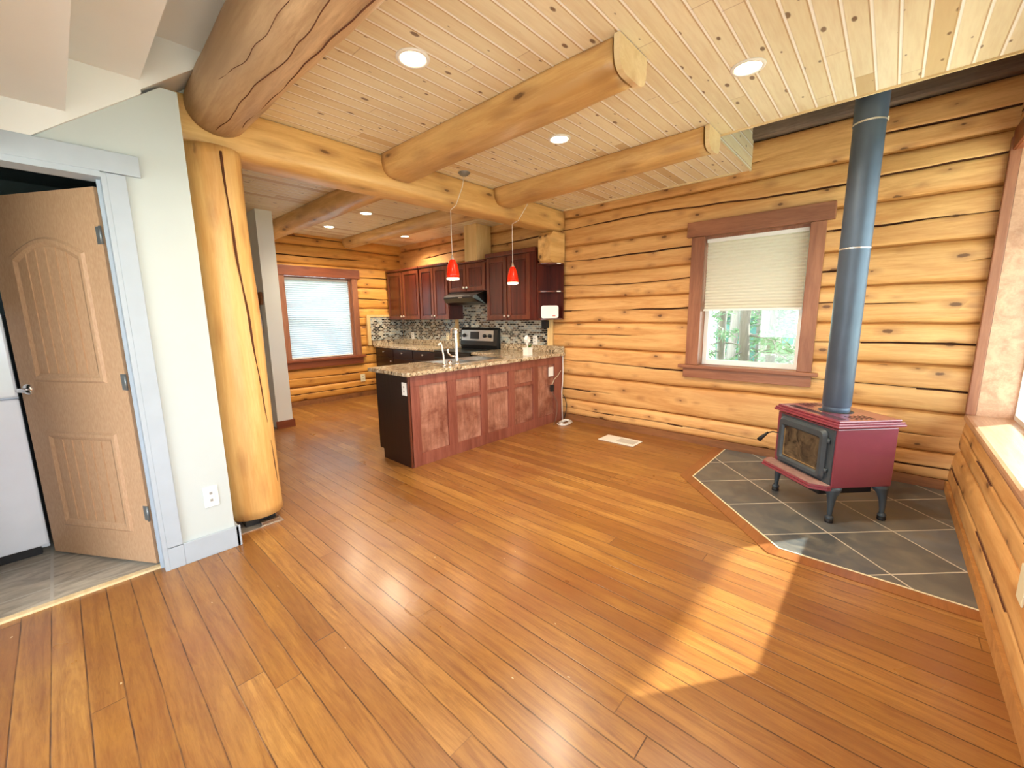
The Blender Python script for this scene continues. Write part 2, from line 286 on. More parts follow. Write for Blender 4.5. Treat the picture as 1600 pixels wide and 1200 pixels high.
# ------------------------------------------------------------------ mesh helpers
class MB:
    def __init__(s): s.v = []; s.f = []; s.mi = []; s.sm = []
    def add(s, vs, fs, mi=0, smooth=False):
        o = len(s.v); s.v += [tuple(p) for p in vs]
        for f in fs: s.f.append([o+i for i in f]); s.mi.append(mi); s.sm.append(smooth)
        return s
    def box(s, x0, x1, y0, y1, z0, z1, mi=0, bev=0):
        if x0 > x1: x0, x1 = x1, x0
        if y0 > y1: y0, y1 = y1, y0
        if z0 > z1: z0, z1 = z1, z0
        b = min(bev, (x1-x0)/2.01, (y1-y0)/2.01, (z1-z0)/2.01)
        if b <= 0:
            v = [(x, y, z) for z in (z0, z1) for y in (y0, y1) for x in (x0, x1)]
            return s.add(v, [(0, 2, 3, 1), (4, 5, 7, 6), (0, 1, 5, 4), (2, 6, 7, 3), (0, 4, 6, 2), (1, 3, 7, 5)], mi)
        bm = bmesh.new(); bmesh.ops.create_cube(bm, size=1)
        for q in bm.verts: q.co = Vector((x0+(q.co.x+.5)*(x1-x0), y0+(q.co.y+.5)*(y1-y0), z0+(q.co.z+.5)*(z1-z0)))
        bmesh.ops.bevel(bm, geom=bm.edges[:], offset=b, segments=2, affect='EDGES', profile=.6)
        bm.verts.index_update(); s.add([q.co for q in bm.verts], [[q.index for q in f.verts] for f in bm.faces], mi); bm.free(); return s
    def prism(s, pts, a0, a1, axis='z', mi=0):
        """extrude a polygon: pts in the plane across axis"""
        n = len(pts)
        def P(p, a): return {'z': (p[0], p[1], a), 'y': (p[0], a, p[1]), 'x': (a, p[0], p[1])}[axis]
        v = [P(p, a0) for p in pts]+[P(p, a1) for p in pts]
        return s.add(v, [list(range(n))[::-1], list(range(n, 2*n))]+[(i, (i+1) % n, n+(i+1) % n, n+i) for i in range(n)], mi)
    def tube(s, path, r, seg=12, mi=0, cap=True):
        path = [Vector(p) for p in path]; rs = r if isinstance(r, (list, tuple)) else [r]*len(path); vs = []; up = None
        for i, p in enumerate(path):
            d = (path[min(i+1, len(path)-1)]-path[max(i-1, 0)]).normalized()
            if up is None: up = d.orthogonal().normalized()
            a = (up-d*up.dot(d)); a = a.normalized() if a.length > 1e-6 else d.orthogonal().normalized(); up = a; b = d.cross(a)
            for k in range(seg): t = 2*PI*k/seg; vs.append(p+(a*math.cos(t)+b*math.sin(t))*rs[i])
        fs = [(i*seg+k, i*seg+(k+1) % seg, (i+1)*seg+(k+1) % seg, (i+1)*seg+k) for i in range(len(path)-1) for k in range(seg)]
        s.add(vs, fs, mi, True)
        if cap: s.add(vs[:seg], [list(range(seg))[::-1]], mi); s.add(vs[-seg:], [list(range(seg))], mi)
        return s
    def lathe(s, prof, c=(0, 0, 0), seg=28, mi=0, axis='z'):
        vs = []
        for r, h in prof:
            for k in range(seg):
                t = 2*PI*k/seg; a, b = r*math.cos(t), r*math.sin(t)
                p = {'z': (a, b, h), 'x': (h, a, b), 'y': (b, h, a)}[axis]; vs.append((c[0]+p[0], c[1]+p[1], c[2]+p[2]))
        fs = [(i*seg+k, i*seg+(k+1) % seg, (i+1)*seg+(k+1) % seg, (i+1)*seg+k) for i in range(len(prof)-1) for k in range(seg)]
        return s.add(vs, fs, mi, True)
    def build(s, name, mats, parent=None, loc=None):
        me = bpy.data.meshes.new(name); me.from_pydata(s.v, [], s.f)
        for m in (mats if isinstance(mats, (list, tuple)) else [mats]): me.materials.append(M[m] if isinstance(m, str) else m)
        for p, a, b in zip(me.polygons, s.mi, s.sm): p.material_index = a; p.use_smooth = b
        bm = bmesh.new(); bm.from_mesh(me); bmesh.ops.remove_doubles(bm, verts=bm.verts[:], dist=1e-5); bmesh.ops.recalc_face_normals(bm, faces=bm.faces[:]); bm.to_mesh(me); bm.free()
        o = bpy.data.objects.new(name, me); C.objects.link(o)
        if parent: o.parent = parent
        if loc: o.location = loc
        return o
def tag(o, label, cat, group=None, kind=None):
    o['label'] = label; o['category'] = cat
    if group: o['group'] = group
    if kind: o['kind'] = kind
    return o
def struct(o): o['kind'] = 'structure'; return o
def thing(name, label, cat, loc=(0, 0, 0), rz=0, group=None):
    o = bpy.data.objects.new(name, None); C.objects.link(o); o.empty_display_size = .1
    o.location = loc; o.rotation_euler = (0, 0, rz); return tag(o, label, cat, group)
def sthing(name, loc=(0, 0, 0), rz=0):
    o = bpy.data.objects.new(name, None); C.objects.link(o); o.empty_display_size = .1; o.location = loc; o.rotation_euler = (0, 0, rz); return struct(o)
def dup(root, loc, label, group=None, rz=None):
    r = root.copy(); C.objects.link(r); r.location = loc; r['label'] = label
    if group: r['group'] = group
    if rz is not None: r.rotation_euler = (0, 0, rz)
    for ch in list(root.children):
        c = ch.copy(); C.objects.link(c); c.parent = r
        for g_ in list(ch.children): d = g_.copy(); C.objects.link(d); d.parent = c
    return r
def nz(a, b=0, c=0): return noise.noise(Vector((a, b, c)))

# ------------------------------------------------------------------ key dimensions
XW = 4.676; YK = 7.159; YD = 3.0; YR = -.46; ZC = 2.79; XO = 3.6; YO = 1.14

# ------------------------------------------------------------------ floor, ceiling
fl = MB().box(-2.3, 4.95, -.75, 3.09, -.12, 0).box(.6, 4.95, 3.09, 7.4, -.12, 0)
struct(fl.build('floor', 'floor'))
struct(MB().box(-1.6, .6, 3.09, 5.1, -.12, -.002).build('floor_laundry', 'ltile'))
cm = MB()
for a in ((1.0, XO, -.75, YO), (.98, XW+.02, YO, 3.3), (.6, XW+.02, 3.3, YK+.02), (-2.3, 1.0, -.75, .9)): cm.box(a[0], a[1], a[2], a[3], ZC, ZC+.16)
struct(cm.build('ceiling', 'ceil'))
struct(MB().box(XO, XO+.014, -.75, YO+.014, ZC-.012, ZC+.2).build('trim_1', 'palewood'))
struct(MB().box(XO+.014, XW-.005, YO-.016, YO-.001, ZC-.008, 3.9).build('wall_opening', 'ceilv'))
struct(MB().box(XW-.06, XW-.028, YO+.1, 3.26, ZC-.014, ZC).build('trim_2', 'palewood'))
# loft above, closed
lo = MB()
lo.box(-2.4, 5.0, -.9, YK+.3, 4.4, 4.5).box(-2.4, -2.3, -.75, YK+.3, ZC+.16, 4.4).box(-2.3, XO, 3.6, 3.7, ZC+.16, 4.4).box(XO, XO+.02, 1.3, 3.6, ZC+.2, 4.4)
struct(lo.build('ceiling_loft', 'oldwood'))

# ------------------------------------------------------------------ log walls
def log_wall(name, axis, a0, a1, seams, face, sign, hole=None, ztop=None, seed=0, step=.035, mats=('logY', 'crack', 'seam'), steep=()):
    """axis: 'y' wall in plane x=face running along y; 'x' wall in plane y=face(z). sign: which way is into the wall"""
    nA = int((a1-a0)/step)+1; cols = [a0+(a1-a0)*i/nA for i in range(nA+1)]; rows = []
    def sc(k, a):
        return seams[k]+(.011*nz(a*.9, k*3.7, seed)+.006*nz(a*3.1, k*2.2, seed) if 0 < k < len(seams)-1 else 0)
    for k in range(len(seams)-1):
        hh = seams[k+1]-seams[k]; rnd = random.Random(seed*31+k); has = hh > .2; c0 = rnd.uniform(.42, .58); amp = .09 if k in steep else .03
        wf = lambda a: .0008+.0075*min(1, max(0, (nz(a*.8, k*7.7, seed+3)+.30)*3.5))
        for t in [0, .035, .09, .18, .3, .42, .47, .5, .53, .58, .7, .82, .91, .965]:
            row = []
            for a in cols:
                z0, z1 = sc(k, a), sc(k+1, a); cz = c0+amp*nz(a*.7, k*5.1+9, seed)*2+.02*nz(a*4, k, seed)
                if t < .47: tt = t/.47*(cz-wf(a)/hh)
                elif t < .53: tt = cz+(t-.5)/.03*wf(a)/hh
                else: tt = cz+wf(a)/hh+(t-.53)/.47*(1-cz-wf(a)/hh)
                if t == .47: tt = cz-wf(a)/hh
                d = min(t, 1-t)*hh; q = max(0, 1-d/.04); off = .03*q**1.8+.012*nz(a*1.2, k*2.9, seed)*(1-q)
                off += .005*(1-math.sin(PI*min(1, max(0, tt))))
                if t == 0: off = .042
                if abs(t-.5) < .001 and has: off += .028*min(1, max(0, (nz(a*.8, k*7.7, seed+3)+.30)*4))
                row.append((a, z0+(z1-z0)*tt, off))
            rows.append((row, 1 if (abs(t-.47) < .001 or abs(t-.5) < .001) and has else (2 if t in (0, .965) else 0)))
    rows.append(([(a, seams[-1], .06) for a in cols], 0))
    mb = MB(); vs = []; n = len(cols)
    for row, _ in rows:
        for a, z, off in row:
            f = face(z) if callable(face) else face
            vs.append((f+sign*off, a, z) if axis == 'y' else (a, f+sign*off, z))
    o = len(mb.v); mb.v += vs
    for r in range(len(rows)-1):
        for i in range(n-1):
            am = (cols[i]+cols[i+1])/2; zm = rows[r][0][i][1]
            if hole and hole[0] < am < hole[1] and hole[2] < zm < hole[3]: continue
            cr = rows[r][1]
            if cr == 1 and rows[r][0][i][2] < 0: cr = 0
            if cr == 1:
                k = r//14
                if nz(am*.8, k*7.7, seed+3) < -.30: cr = 0
            mb.f.append([r*n+i, r*n+i+1, (r+1)*n+i+1, (r+1)*n+i]); mb.mi.append(cr); mb.sm.append(cr == 0)
    me = bpy.data.meshes.new(name); me.from_pydata(mb.v, [], mb.f)
    for m_ in mats: me.materials.append(M[m_])
    for p, a, b in zip(me.polygons, mb.mi, mb.sm): p.material_index = a; p.use_smooth = b
    ob = bpy.data.objects.new(name, me); C.objects.link(ob)
    return struct(ob)
WSEAM = [.08, .30, .635, 1.01, 1.345, 1.66, 1.97, 2.33, 2.69, 3.05]
log_wall('wall_back', 'y', -.6, YK+.02, WSEAM, XW-.01, 1, hole=(.55, 1.54, .865, 2.27), seed=1, steep=(5, 6, 7, 8))
struct(MB().box(XW-.06, XW+.1, -.6, YK, 3.05, 3.34, bev=.03).build('trim_3', 'oldwood'))
struct(MB().box(XW+.02, XW+.1, -.7, YK, 3.34, 4.4).build('wall_loft', 'logY'))
struct(MB().box(XW+.0, XW+.05, -.46, 3.3, 0, .085).box(XW, XW+.05, 5.3, YK, 0, .085).build('baseboard_back', 'sillwood'))
bk = MB()   # log thickness behind the faces, round the window
bk.box(XW+.07, 4.93, -.85, .56, -.1, 3.2).box(XW+.07, 4.93, 1.52, YK+.3, -.1, 3.2).box(XW+.07, 4.93, .56, 1.52, -.1, .88).box(XW+.07, 4.93, .56, 1.52, 2.26, 3.2).box(XW+.07, 4.93, -.85, YK+.3, 3.2, 4.4)
struct(bk.build('wall_back_outer', 'logY'))
log_wall('wall_kitchen', 'x', .6, XW+.02, [.08, .31, .60, .93, 1.30, 1.62, 1.98, 2.33, 2.62, 2.86], YK-.01, 1, hole=(2.46, 3.66, .755, 2.18), seed=5, mats=('logK', 'crack', 'seam'))
struct(MB().box(.6, 4.0, YK, YK+.05, 0, .085).build('baseboard_kitchen', 'sillwood'))
bk = MB()
bk.box(.5, 2.47, YK+.07, 7.4, -.1, 3.2).box(3.65, 4.93, YK+.07, 7.4, -.1, 3.2).box(2.47, 3.65, YK+.07, 7.4, -.1, .8).box(2.47, 3.65, YK+.07, 7.4, 2.17, 3.2).box(-2.4, 5, YK+.07, 7.4, 3.2, 4.4)
struct(bk.build('wall_kitchen_outer', 'logX'))
rface = lambda z: -.452-.11*min(z, .66)
RS = [.08, .36, .64, 1.0, 1.34, 1.66, 1.98, 2.3, 2.62, 2.95, 3.3]
log_wall('wall_right', 'x', 1.0, XW+.03, RS, rface, -1, hole=(2.82, 4.6, .64, 2.52), seed=9, mats=('logX', 'crack', 'seam'))
bk = MB()
bk.box(4.61, 4.93, -.85, -.62, -.1, 4.4).box(1.0, 2.8, -.85, -.62, -.1, 4.4).box(2.8, 4.61, -.85, -.62, -.1, .60).box(2.8, 4.61, -.85, -.62, 2.56, 4.4)
bk.box(.92, 1.0, -.85, -.5, -.1, 4.4).box(-2.4, -1.62, -.85, -.52, -.1, 4.4).box(-1.62, .92, -.85, -.52, -.1, .55).box(-1.62, .92, -.85, -.52, 2.45, 4.4)  # unseen window opening near the camera, added to bring in more daylight
struct(bk.build('wall_right_outer', 'logX'))
struct(MB().box(1.0, XW, -.50, -.462, 0, .085).build('baseboard_right', 'seam'))
# wall behind the camera; its wide opening is added to let in fill daylight
bk = MB()
bk.box(-2.45, -2.3, -.85, .2, -.1, 4.4).box(-2.45, -2.3, 2.4, 7.4, -.1, 4.4).box(-2.45, -2.3, .2, 2.4, 2.2, 4.4)
struct(bk.build('wall_rear', 'drywall'))

# ------------------------------------------------------------------ door wall (left), soffits of the stair above
TOPL = [(.612, 0), (.612, 2.673), (.54, 2.673), (-.06, 2.215), (-.6, 1.80), (-2.3, 1.80)]
wl = MB()
wl.prism([(.612, 0), (.612, 2.673), (.54, 2.673), (.27, 2.467), (.27, 0)], YD, YD+.11, 'y')
wl.prism([(.27, 2.178), (.27, 2.467), (-.06, 2.215), (-.109, 2.178)], YD, YD+.11, 'y')
wl.box(-2.3, -.56, YD, YD+.11, 0, 2.178).box(-.56, .27, YD+.05, YD+.11, 2.178, 2.45).box(-2.3, .54, YD+.05, YD+.11, 2.178, 2.45)
wl.box(.5, .612, YD+.11, 7.2, 0, 2.673).box(.5, .6, 3.6, 7.2, 2.6, 2.95)
struct(wl.build('wall_left', 'drywall'))
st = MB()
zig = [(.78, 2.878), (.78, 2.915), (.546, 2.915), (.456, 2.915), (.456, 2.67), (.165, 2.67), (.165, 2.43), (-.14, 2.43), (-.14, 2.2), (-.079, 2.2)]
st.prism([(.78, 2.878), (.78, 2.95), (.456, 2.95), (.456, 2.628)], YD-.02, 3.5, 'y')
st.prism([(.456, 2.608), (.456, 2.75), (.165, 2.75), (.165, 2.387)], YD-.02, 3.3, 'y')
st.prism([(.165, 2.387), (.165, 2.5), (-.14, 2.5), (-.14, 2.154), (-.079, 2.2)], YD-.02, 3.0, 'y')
struct(st.build('trim_4', 'drywall_lit'))
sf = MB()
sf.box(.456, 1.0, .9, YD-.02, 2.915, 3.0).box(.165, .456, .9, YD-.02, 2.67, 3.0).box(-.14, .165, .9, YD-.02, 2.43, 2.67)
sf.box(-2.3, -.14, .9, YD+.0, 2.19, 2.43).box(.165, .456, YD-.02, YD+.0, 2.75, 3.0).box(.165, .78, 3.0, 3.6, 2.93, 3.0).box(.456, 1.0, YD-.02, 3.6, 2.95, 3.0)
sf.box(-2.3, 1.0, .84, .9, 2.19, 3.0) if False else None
struct(sf.build('ceiling_stair', 'drywall_lit'))
struct(MB().box(-2.3, .5, YD+.11, 5.1, 2.5, 2.56).build('ceiling_laundry', 'teal'))
struct(MB().box(-1.7, .5, 5.0, 5.1, 0, 2.5).box(-1.7, -1.6, YD+.11, 5.0, 0, 2.5).box(.47, .5, YD+.11, 5.0, 0, 2.5).build('wall_laundry', 'teal'))
# casing, baseboard, threshold
YT = YD-.018
t = MB().box(.27, .345, YT, YD, .13, 2.185, bev=.003).box(-.66, .405, YT-.004, YD, 2.188, 2.29, bev=.003).box(-.635, -.56, YT, YD, 0, 2.185, bev=.003)
t.box(.27, .345, YT, YD, 0, .14, bev=.003)
t.box(.25, .27, YT, YD+.11, 0, 2.178).box(-.56, -.54, YT, YD+.11, 0, 2.178).box(-.54, .25, YT, YD+.11, 2.16, 2.188)
t.box(.236, .25, YD+.05, YD+.07, 0, 2.16)
struct(t.build('trim_5', 'trimwhite'))
struct(MB().box(.345, .64, YT, YD, 0, .135, bev=.004).box(.612, .632, YT, YD+.2, 0, .135, bev=.004).build('baseboard_left', 'trimwhite'))
struct(MB().prism([(-.54, 3.055), (.25, 3.055), (.25, 3.095), (-.54, 3.095)], 0, .012).build('trim_6', 'palewood'))

# door, opened into the laundry room
dr = sthing('door_1', (.25, 3.12, .015), math.radians(121.2))
DW, DH, DT = .79, 2.12, .036
def arch(x0, x1, z0, z1, rise, n=14):
    return [(x0, z0), (x1, z0)]+[(x1+(x0-x1)*i/n, z1+rise*math.sin(PI*i/n)**1.0 if rise else z1) for i in range(n+1)]
slab = MB(); slab.box(0, DW, -.004, DT-.006, 0, DH, bev=.002)
# moulded face on the room side (local +y side faces the camera)
def ring(mb, outer, inner, y0, y1):
    n = len(outer); v = [(p[0], y0, p[1]) for p in outer]+[(p[0], y1, p[1]) for p in inner]
    mb.add(v, [(i, (i+1) % n, n+(i+1) % n, n+i) for i in range(n)])
def shrink(p, d):
    cx = sum(q[0] for q in p)/len(p); x0 = min(q[0] for q in p); x1 = max(q[0] for q in p); z0 = min(q[1] for q in p); z1 = max(q[1] for q in p)
    return [(x0+d+(q[0]-x0)*(x1-x0-2*d)/(x1-x0), z0+d+(q[1]-z0)*(z1-z0-2*d)/(z1-z0)) for q in p]
ds = thing  # alias unused
slab_o = slab.build('door_slab', 'door', dr)
def door_panel(outline):
    mb = MB()
    for side, y0 in ((1, DT-.006), (-1, -.004)):
        o1 = outline; o2 = shrink(outline, .012); o3 = shrink(outline, .03); o4 = shrink(outline, .05)
        ring(mb, o1, o2, y0, y0+side*.011); ring(mb, o2, o3, y0+side*.011, y0+side*.011); ring(mb, o3, o4, y0+side*.011, y0+side*.001)
        mb.add([(p[0], y0+side*.002, p[1]) for p in o4], [list(range(len(o4)))])
        x0 = min(q[0] for q in o4); x1 = max(q[0] for q in o4); z0 = min(q[1] for q in o4)
        for k in range(1, 6):
            gx = x0+(x1-x0)*k/6
            zt = max(q[1] for q in o4 if abs(q[0]-gx) < .06)-.004
            mb.box(gx-.0028, gx+.0028, min(y0+side*.0015, y0+side*.006), max(y0+side*.0015, y0+side*.007), z0+.004, zt)
    return mb
door_panel(arch(.13, DW-.13, 1.09, 1.80, .09)).build('upper_panel', 'door', dr)
door_panel(arch(.13, DW-.13, .19, .80, 0)).build('lower_panel', 'door', dr)
for z in (.32, 1.10, 1.88):
    h = MB().box(-.006, .03, DT-.008, DT-.0045, z-.045, z+.045, bev=.001).tube([(-.006, DT-.001, z-.045), (-.006, DT-.001, z+.045)], .006).build('hinge', 'hinge', dr)
hd = MB().lathe([(.0, DT+.012), (.026, DT+.012), (.033, DT+.004), (.033, DT-.006)], (DW-.07, 0, 1.045), 24, axis='y')
hd.tube([(DW-.07, DT, 1.045), (DW-.07, DT+.045, 1.045)], .011).tube([(DW-.07, DT+.045, 1.045), (DW-.10, DT+.05, 1.047), (DW-.15, DT+.05, 1.042), (DW-.185, DT+.046, 1.04)], [.012, .012, .01, .008])
hd.tube([(DW-.07, -.004, 1.045), (DW-.07, -.045, 1.045)], .011).tube([(DW-.07, -.045, 1.045), (DW-.13, -.05, 1.045), (DW-.185, -.046, 1.04)], [.012, .01, .008])
# lever pointing past the free edge towards the jamb, as in the room
hd.build('door_handle', 'chrome', dr)

# fridge in the laundry room
fr = thing('fridge', 'white upright fridge in the laundry room behind the open tan door', 'fridge', (-.2, 3.80, 0))
MB().box(-.7, -.002, .05, .62, .03, 1.50, bev=.008).build('body', 'fridge', fr)
MB().box(-.7, 0, 0, .048, .06, 1.0, bev=.012).build('fridge_door', 'fridge', fr)
MB().box(-.7, 0, 0, .048, 1.01, 1.51, bev=.012).build('freezer_door', 'fridge', fr)
MB().box(-.04, -.005, .01, .06, 1.51, 1.535, bev=.004).build('hinge_cover', 'white', fr)
MB().box(-.66, -.04, .03, .06, 0, .055).build('kick_grille', 'blackmat', fr)

# ------------------------------------------------------------------ logs
def log_beam(name, mat, p0, p1, rx, rz_, label, cat='log beam', ztop=None, power=2.4, seed=0, crack=None, group=None, flat_side=None, vertical=False, N_=None):
    p0, p1 = Vector(p0), Vector(p1); L = (p1-p0).length; n = N_ or max(8, int(L/.06)); seg = 40; d = (p1-p0).normalized()
    if vertical: a, b = Vector((1, 0, 0)), Vector((0, 1, 0))
    else: b = Vector((0, 0, 1)); a = d.cross(b).normalized()
    mb = MB(); vs = []
    for i in range(n+1):
        t = i/n; c = p0.lerp(p1, t); c = c+a*.012*nz(t*L*.8, seed)+(b*.01*nz(t*L*.9, seed+4))
        ra = rx[0]+(rx[1]-rx[0])*t; rb = rz_[0]+(rz_[1]-rz_[0])*t
        for k in range(seg):
            th = 2*PI*k/seg; cs, sn = math.cos(th), math.sin(th); e = 2/power
            u = abs(cs)**e*(1 if cs > 0 else -1); v_ = abs(sn)**e*(1 if sn > 0 else -1)
            q = 1+.035*nz(t*L*1.7+seed, cs*1.4, sn*1.4)+.015*nz(t*L*6, cs*4, sn*4+seed)
            if crack:
                for (cth, wob, t0, t1, dep) in crack:
                    if t0 <= t <= t1:
                        kk = (cth+wob*nz(t*L*.9+seed, 3.3)*2+.12*nz(t*L*4, seed))/(2*PI)*seg
                        dd = abs(((k-kk+seg/2) % seg)-seg/2)
                        if dd < .5: q -= dep
            p = c+a*(u*ra*q)+b*(v_*rb*q)
            if ztop and p.z > ztop: p.z = ztop
            vs.append(p)
    fs = [(i*seg+k, i*seg+(k+1) % seg, (i+1)*seg+(k+1) % seg, (i+1)*seg+k) for i in range(n) for k in range(seg)]
    mb.add(vs, fs, 0, True); mb.add(vs[:seg], [list(range(seg))[::-1]]); mb.add(vs[-seg:], [list(range(seg))])
    o = mb.build(name, mat)
    return tag(o, label, cat, group)
def crackline(pts, r, parent, name='crack'):
    return MB().tube(pts, r, 5).build(name, 'crack', parent)
big = log_beam('log_beam', 'bigbeam', (.855, 3.26, 2.745), (.80, -.6, 2.70), (.165, .215), (.155, .205), 'thick weathered grey-brown log beam at upper left beside white stair soffit', ztop=2.912, power=2.1, seed=3)
cross = log_beam('log_beam', 'beamX', (.62, 3.40, 2.655), (XW-.03, 3.42, 2.665), (.155, .15), (.165, .135), 'long yellow log crossbeam spanning from round post to log wall', ztop=ZC-.002, power=4.2, seed=11)
b1 = log_beam('log_beam', 'beamY', (2.17, 3.26, 2.775), (2.15, 1.14, 2.775), (.168, .132), (.165, .145), 'yellow log joist with square end board nearest the big weathered log', ztop=ZC-.002, power=3.4, seed=21)
b2 = log_beam('log_beam', 'beamY', (3.50, 3.26, 2.775), (3.47, 1.14, 2.775), (.165, .12), (.150, .14), 'shorter log joist with rounded pale end beside the ceiling opening', ztop=ZC-.002, power=3.2, seed=29)
for (cx, cz, rx, rz_, nm, lb) in ((2.15, ZC, .152, .165, b1, 1), (3.47, ZC, .128, .158, b2, 2)):
    pts = [(cx+rx*abs(math.cos(th))**.5*(1 if math.cos(th) > 0 else -1), cz-rz_*abs(math.sin(th))**.5-.0) for th in [PI*i/16 for i in range(17)]]
    MB().prism([(p[0], min(p[1], ZC-.003)) for p in pts], 1.095, 1.125, 'y').build('end_board', 'palewood', nm)
k1 = log_beam('log_beam', 'beamY', (2.33, 3.56, 2.76), (2.33, YK-.07, 2.74), (.15, .14), (.14, .13), 'kitchen log joist touching the white wall end at left', ztop=ZC-.002, seed=33)
k2 = log_beam('log_beam', 'beamY', (3.62, 3.56, 2.76), (3.60, YK-.07, 2.75), (.14, .11), (.13, .11), 'kitchen log joist running towards the range cabinets', ztop=ZC-.002, seed=37)
post = log_beam('log_post', 'logZ', (.825, 3.335, .055), (.815, 3.345, 2.515), (.175, .165), (.175, .165), 'round golden log post with long vertical crack beside white wall', 'post', power=2.05, seed=41, vertical=True)
def post_crack():
    pts = []
    for i in range(42):
        t = i/41; z = .1+2.38*t; th = math.radians(-88+52*(1-t)**1.3+4*nz(z*3, 2)); r = .172-.006*t
        pts.append((.822+r*math.cos(th), 3.34+r*math.sin(th), z))
    rs = [.0035+.004*abs(math.sin(i*.35)) for i in range(42)]
    MB().tube(pts, rs, 6).build('crack', 'crack', post)
post_crack()
def big_crack(off, r0, seed):
    pts = []
    for i in range(50):
        t = i/49; y = 3.2-2.6*t; rr = .158+.045*t; th = math.radians(-100+off+18*nz(y*1.3, seed)+6*nz(y*5, seed))
        pts.append((.855-.055*t+rr*math.cos(th), y, 2.745-.045*t+rr*math.sin(th)*.97))
    MB().tube(pts, r0, 5).build('crack', 'crack', big)
big_crack(0, .0022, 1); big_crack(38, .003, 5); big_crack(-30, .0014, 8)
pj = thing('post_jack', 'small steel levelling plate under the round log post', 'bracket', (.82, 3.26, 0))
MB().box(-.15, .12, -.13, .15, 0, .006, bev=.001).build('base_plate', 'nickel', pj)
MB().box(-.10, .09, -.06, .13, .006, .058).build('jack_block', 'blackmat', pj)
MB().box(-.02, .10, -.12, -.08, .006, .03, bev=.002).build('bracket_bar', 'steel', pj)
# stacked log ends under the crossbeam
tag(MB().prism([(4.33, 2.15), (4.38, 2.125), (XW-.03, 2.125), (XW-.03, 2.50), (4.40, 2.50), (4.33, 2.44)], 3.265, 3.46, 'y').build('log_end', 'beamX'), 'hewn yellow log end jutting from wall beneath crossbeam above open shelf', 'log end')
struct(MB().box(1.83, 2.02, 5.9, YK-.02, 0, ZC-.002).build('wall_stub', 'drywall_lit'))
struct(MB().box(1.81, 2.04, 5.88, 5.9, 0, .10).box(2.02, 2.04, 5.9, YK-.03, 0, .10).build('baseboard_stub', 'stainX'))
tag(MB().box(1.805, 1.828, 5.95, 6.35, 1.63, 1.79, bev=.004).build('coat_rack', 'sillwood'), 'brown wooden hook board on the grey side of white wall end', 'coat rack')
tag(MB().tube([(1.815, 6.05, 1.63), (1.80, 6.05, 1.5), (1.812, 6.03, 1.40), (1.80, 6.02, 1.28)], [.012, .02, .012, .018], 8).build('key_lanyard', 'nickel'), 'keys on lanyard hanging below brown hook board', 'keys')

# ------------------------------------------------------------------ windows
def window_back():
    wn = sthing('window_1', (XW, 0, 0))
    x0 = -.045
    MB().box(x0, .02, .49, .605, .895, 2.232, bev=.004).build('right_casing', 'stainZ', wn)
    MB().box(x0, .02, 1.50, 1.63, .895, 2.232, bev=.004).build('left_casing', 'stainZ', wn)
    MB().box(x0-.012, .02, .435, 1.68, 2.235, 2.385, bev=.007).build('head_casing', 'stainY', wn)
    MB().box(x0-.03, .24, .44, 1.70, .858, .893, bev=.006).build('window_stool', 'stainY', wn)
    MB().box(x0, .02, .485, 1.65, .755, .857, bev=.004).build('apron', 'stainY', wn)
    MB().box(.02, .24, 1.50, 1.53, .893, 2.235).box(.02, .24, .575, .605, .893, 2.235).box(.02, .24, .605, 1.50, 2.205, 2.235).build('jamb', 'stainZ', wn)
    s = MB(); s.box(.10, .17, .605, .65, .893, 2.2, bev=.004).box(.10, .17, 1.455, 1.50, .893, 2.2, bev=.004).box(.10, .17, .65, 1.455, .893, .945, bev=.004).box(.10, .17, .65, 1.455, 2.15, 2.2, bev=.004).box(.11, .16, .65, 1.455, 1.53, 1.57)
    s.build('sash', 'white', wn)
    MB().box(.13, .138, .65, 1.455, .945, 2.15).build('pane', 'glass', wn)
window_back()
def pleats(mb, y0, y1, z0, z1, xc, depth, pitch, axis='y'):
    n = max(2, int(round((z1-z0)/pitch))); pts = []
    for i in range(n): z = z0+(z1-z0)*i/n; dz = (z1-z0)/n; pts += [(0, z), (-depth, z+dz/2)]
    pts.append((0, z1)); back = [(depth*.9 if i % 2 == 0 else depth*2, z) for i, (d, z) in enumerate(pts)]
    for line in (pts,):
        v = []
        for d, z in line: v += [(xc+d, y0, z), (xc+d, y1, z)] if axis == 'y' else [(y0, xc+d, z), (y1, xc+d, z)]
        mb.add(v, [(2*i, 2*i+1, 2*i+3, 2*i+2) for i in range(len(line)-1)])
bl = thing('cellular_blind', 'half-lowered beige pleated blind in the brown window beside stove pipe', 'blind', (XW, 1.05, 1.47))
m_ = MB(); pleats(m_, -.43, .435, .02, .70, .035, .014, .031); m_.build('pleated_fabric', 'blind', bl)
MB().box(.015, .06, -.435, .44, 0, .02, bev=.003).build('bottom_rail', 'white', bl)
MB().box(.01, .06, -.435, .44, .70, .735, bev=.003).build('head_rail', 'white', bl)
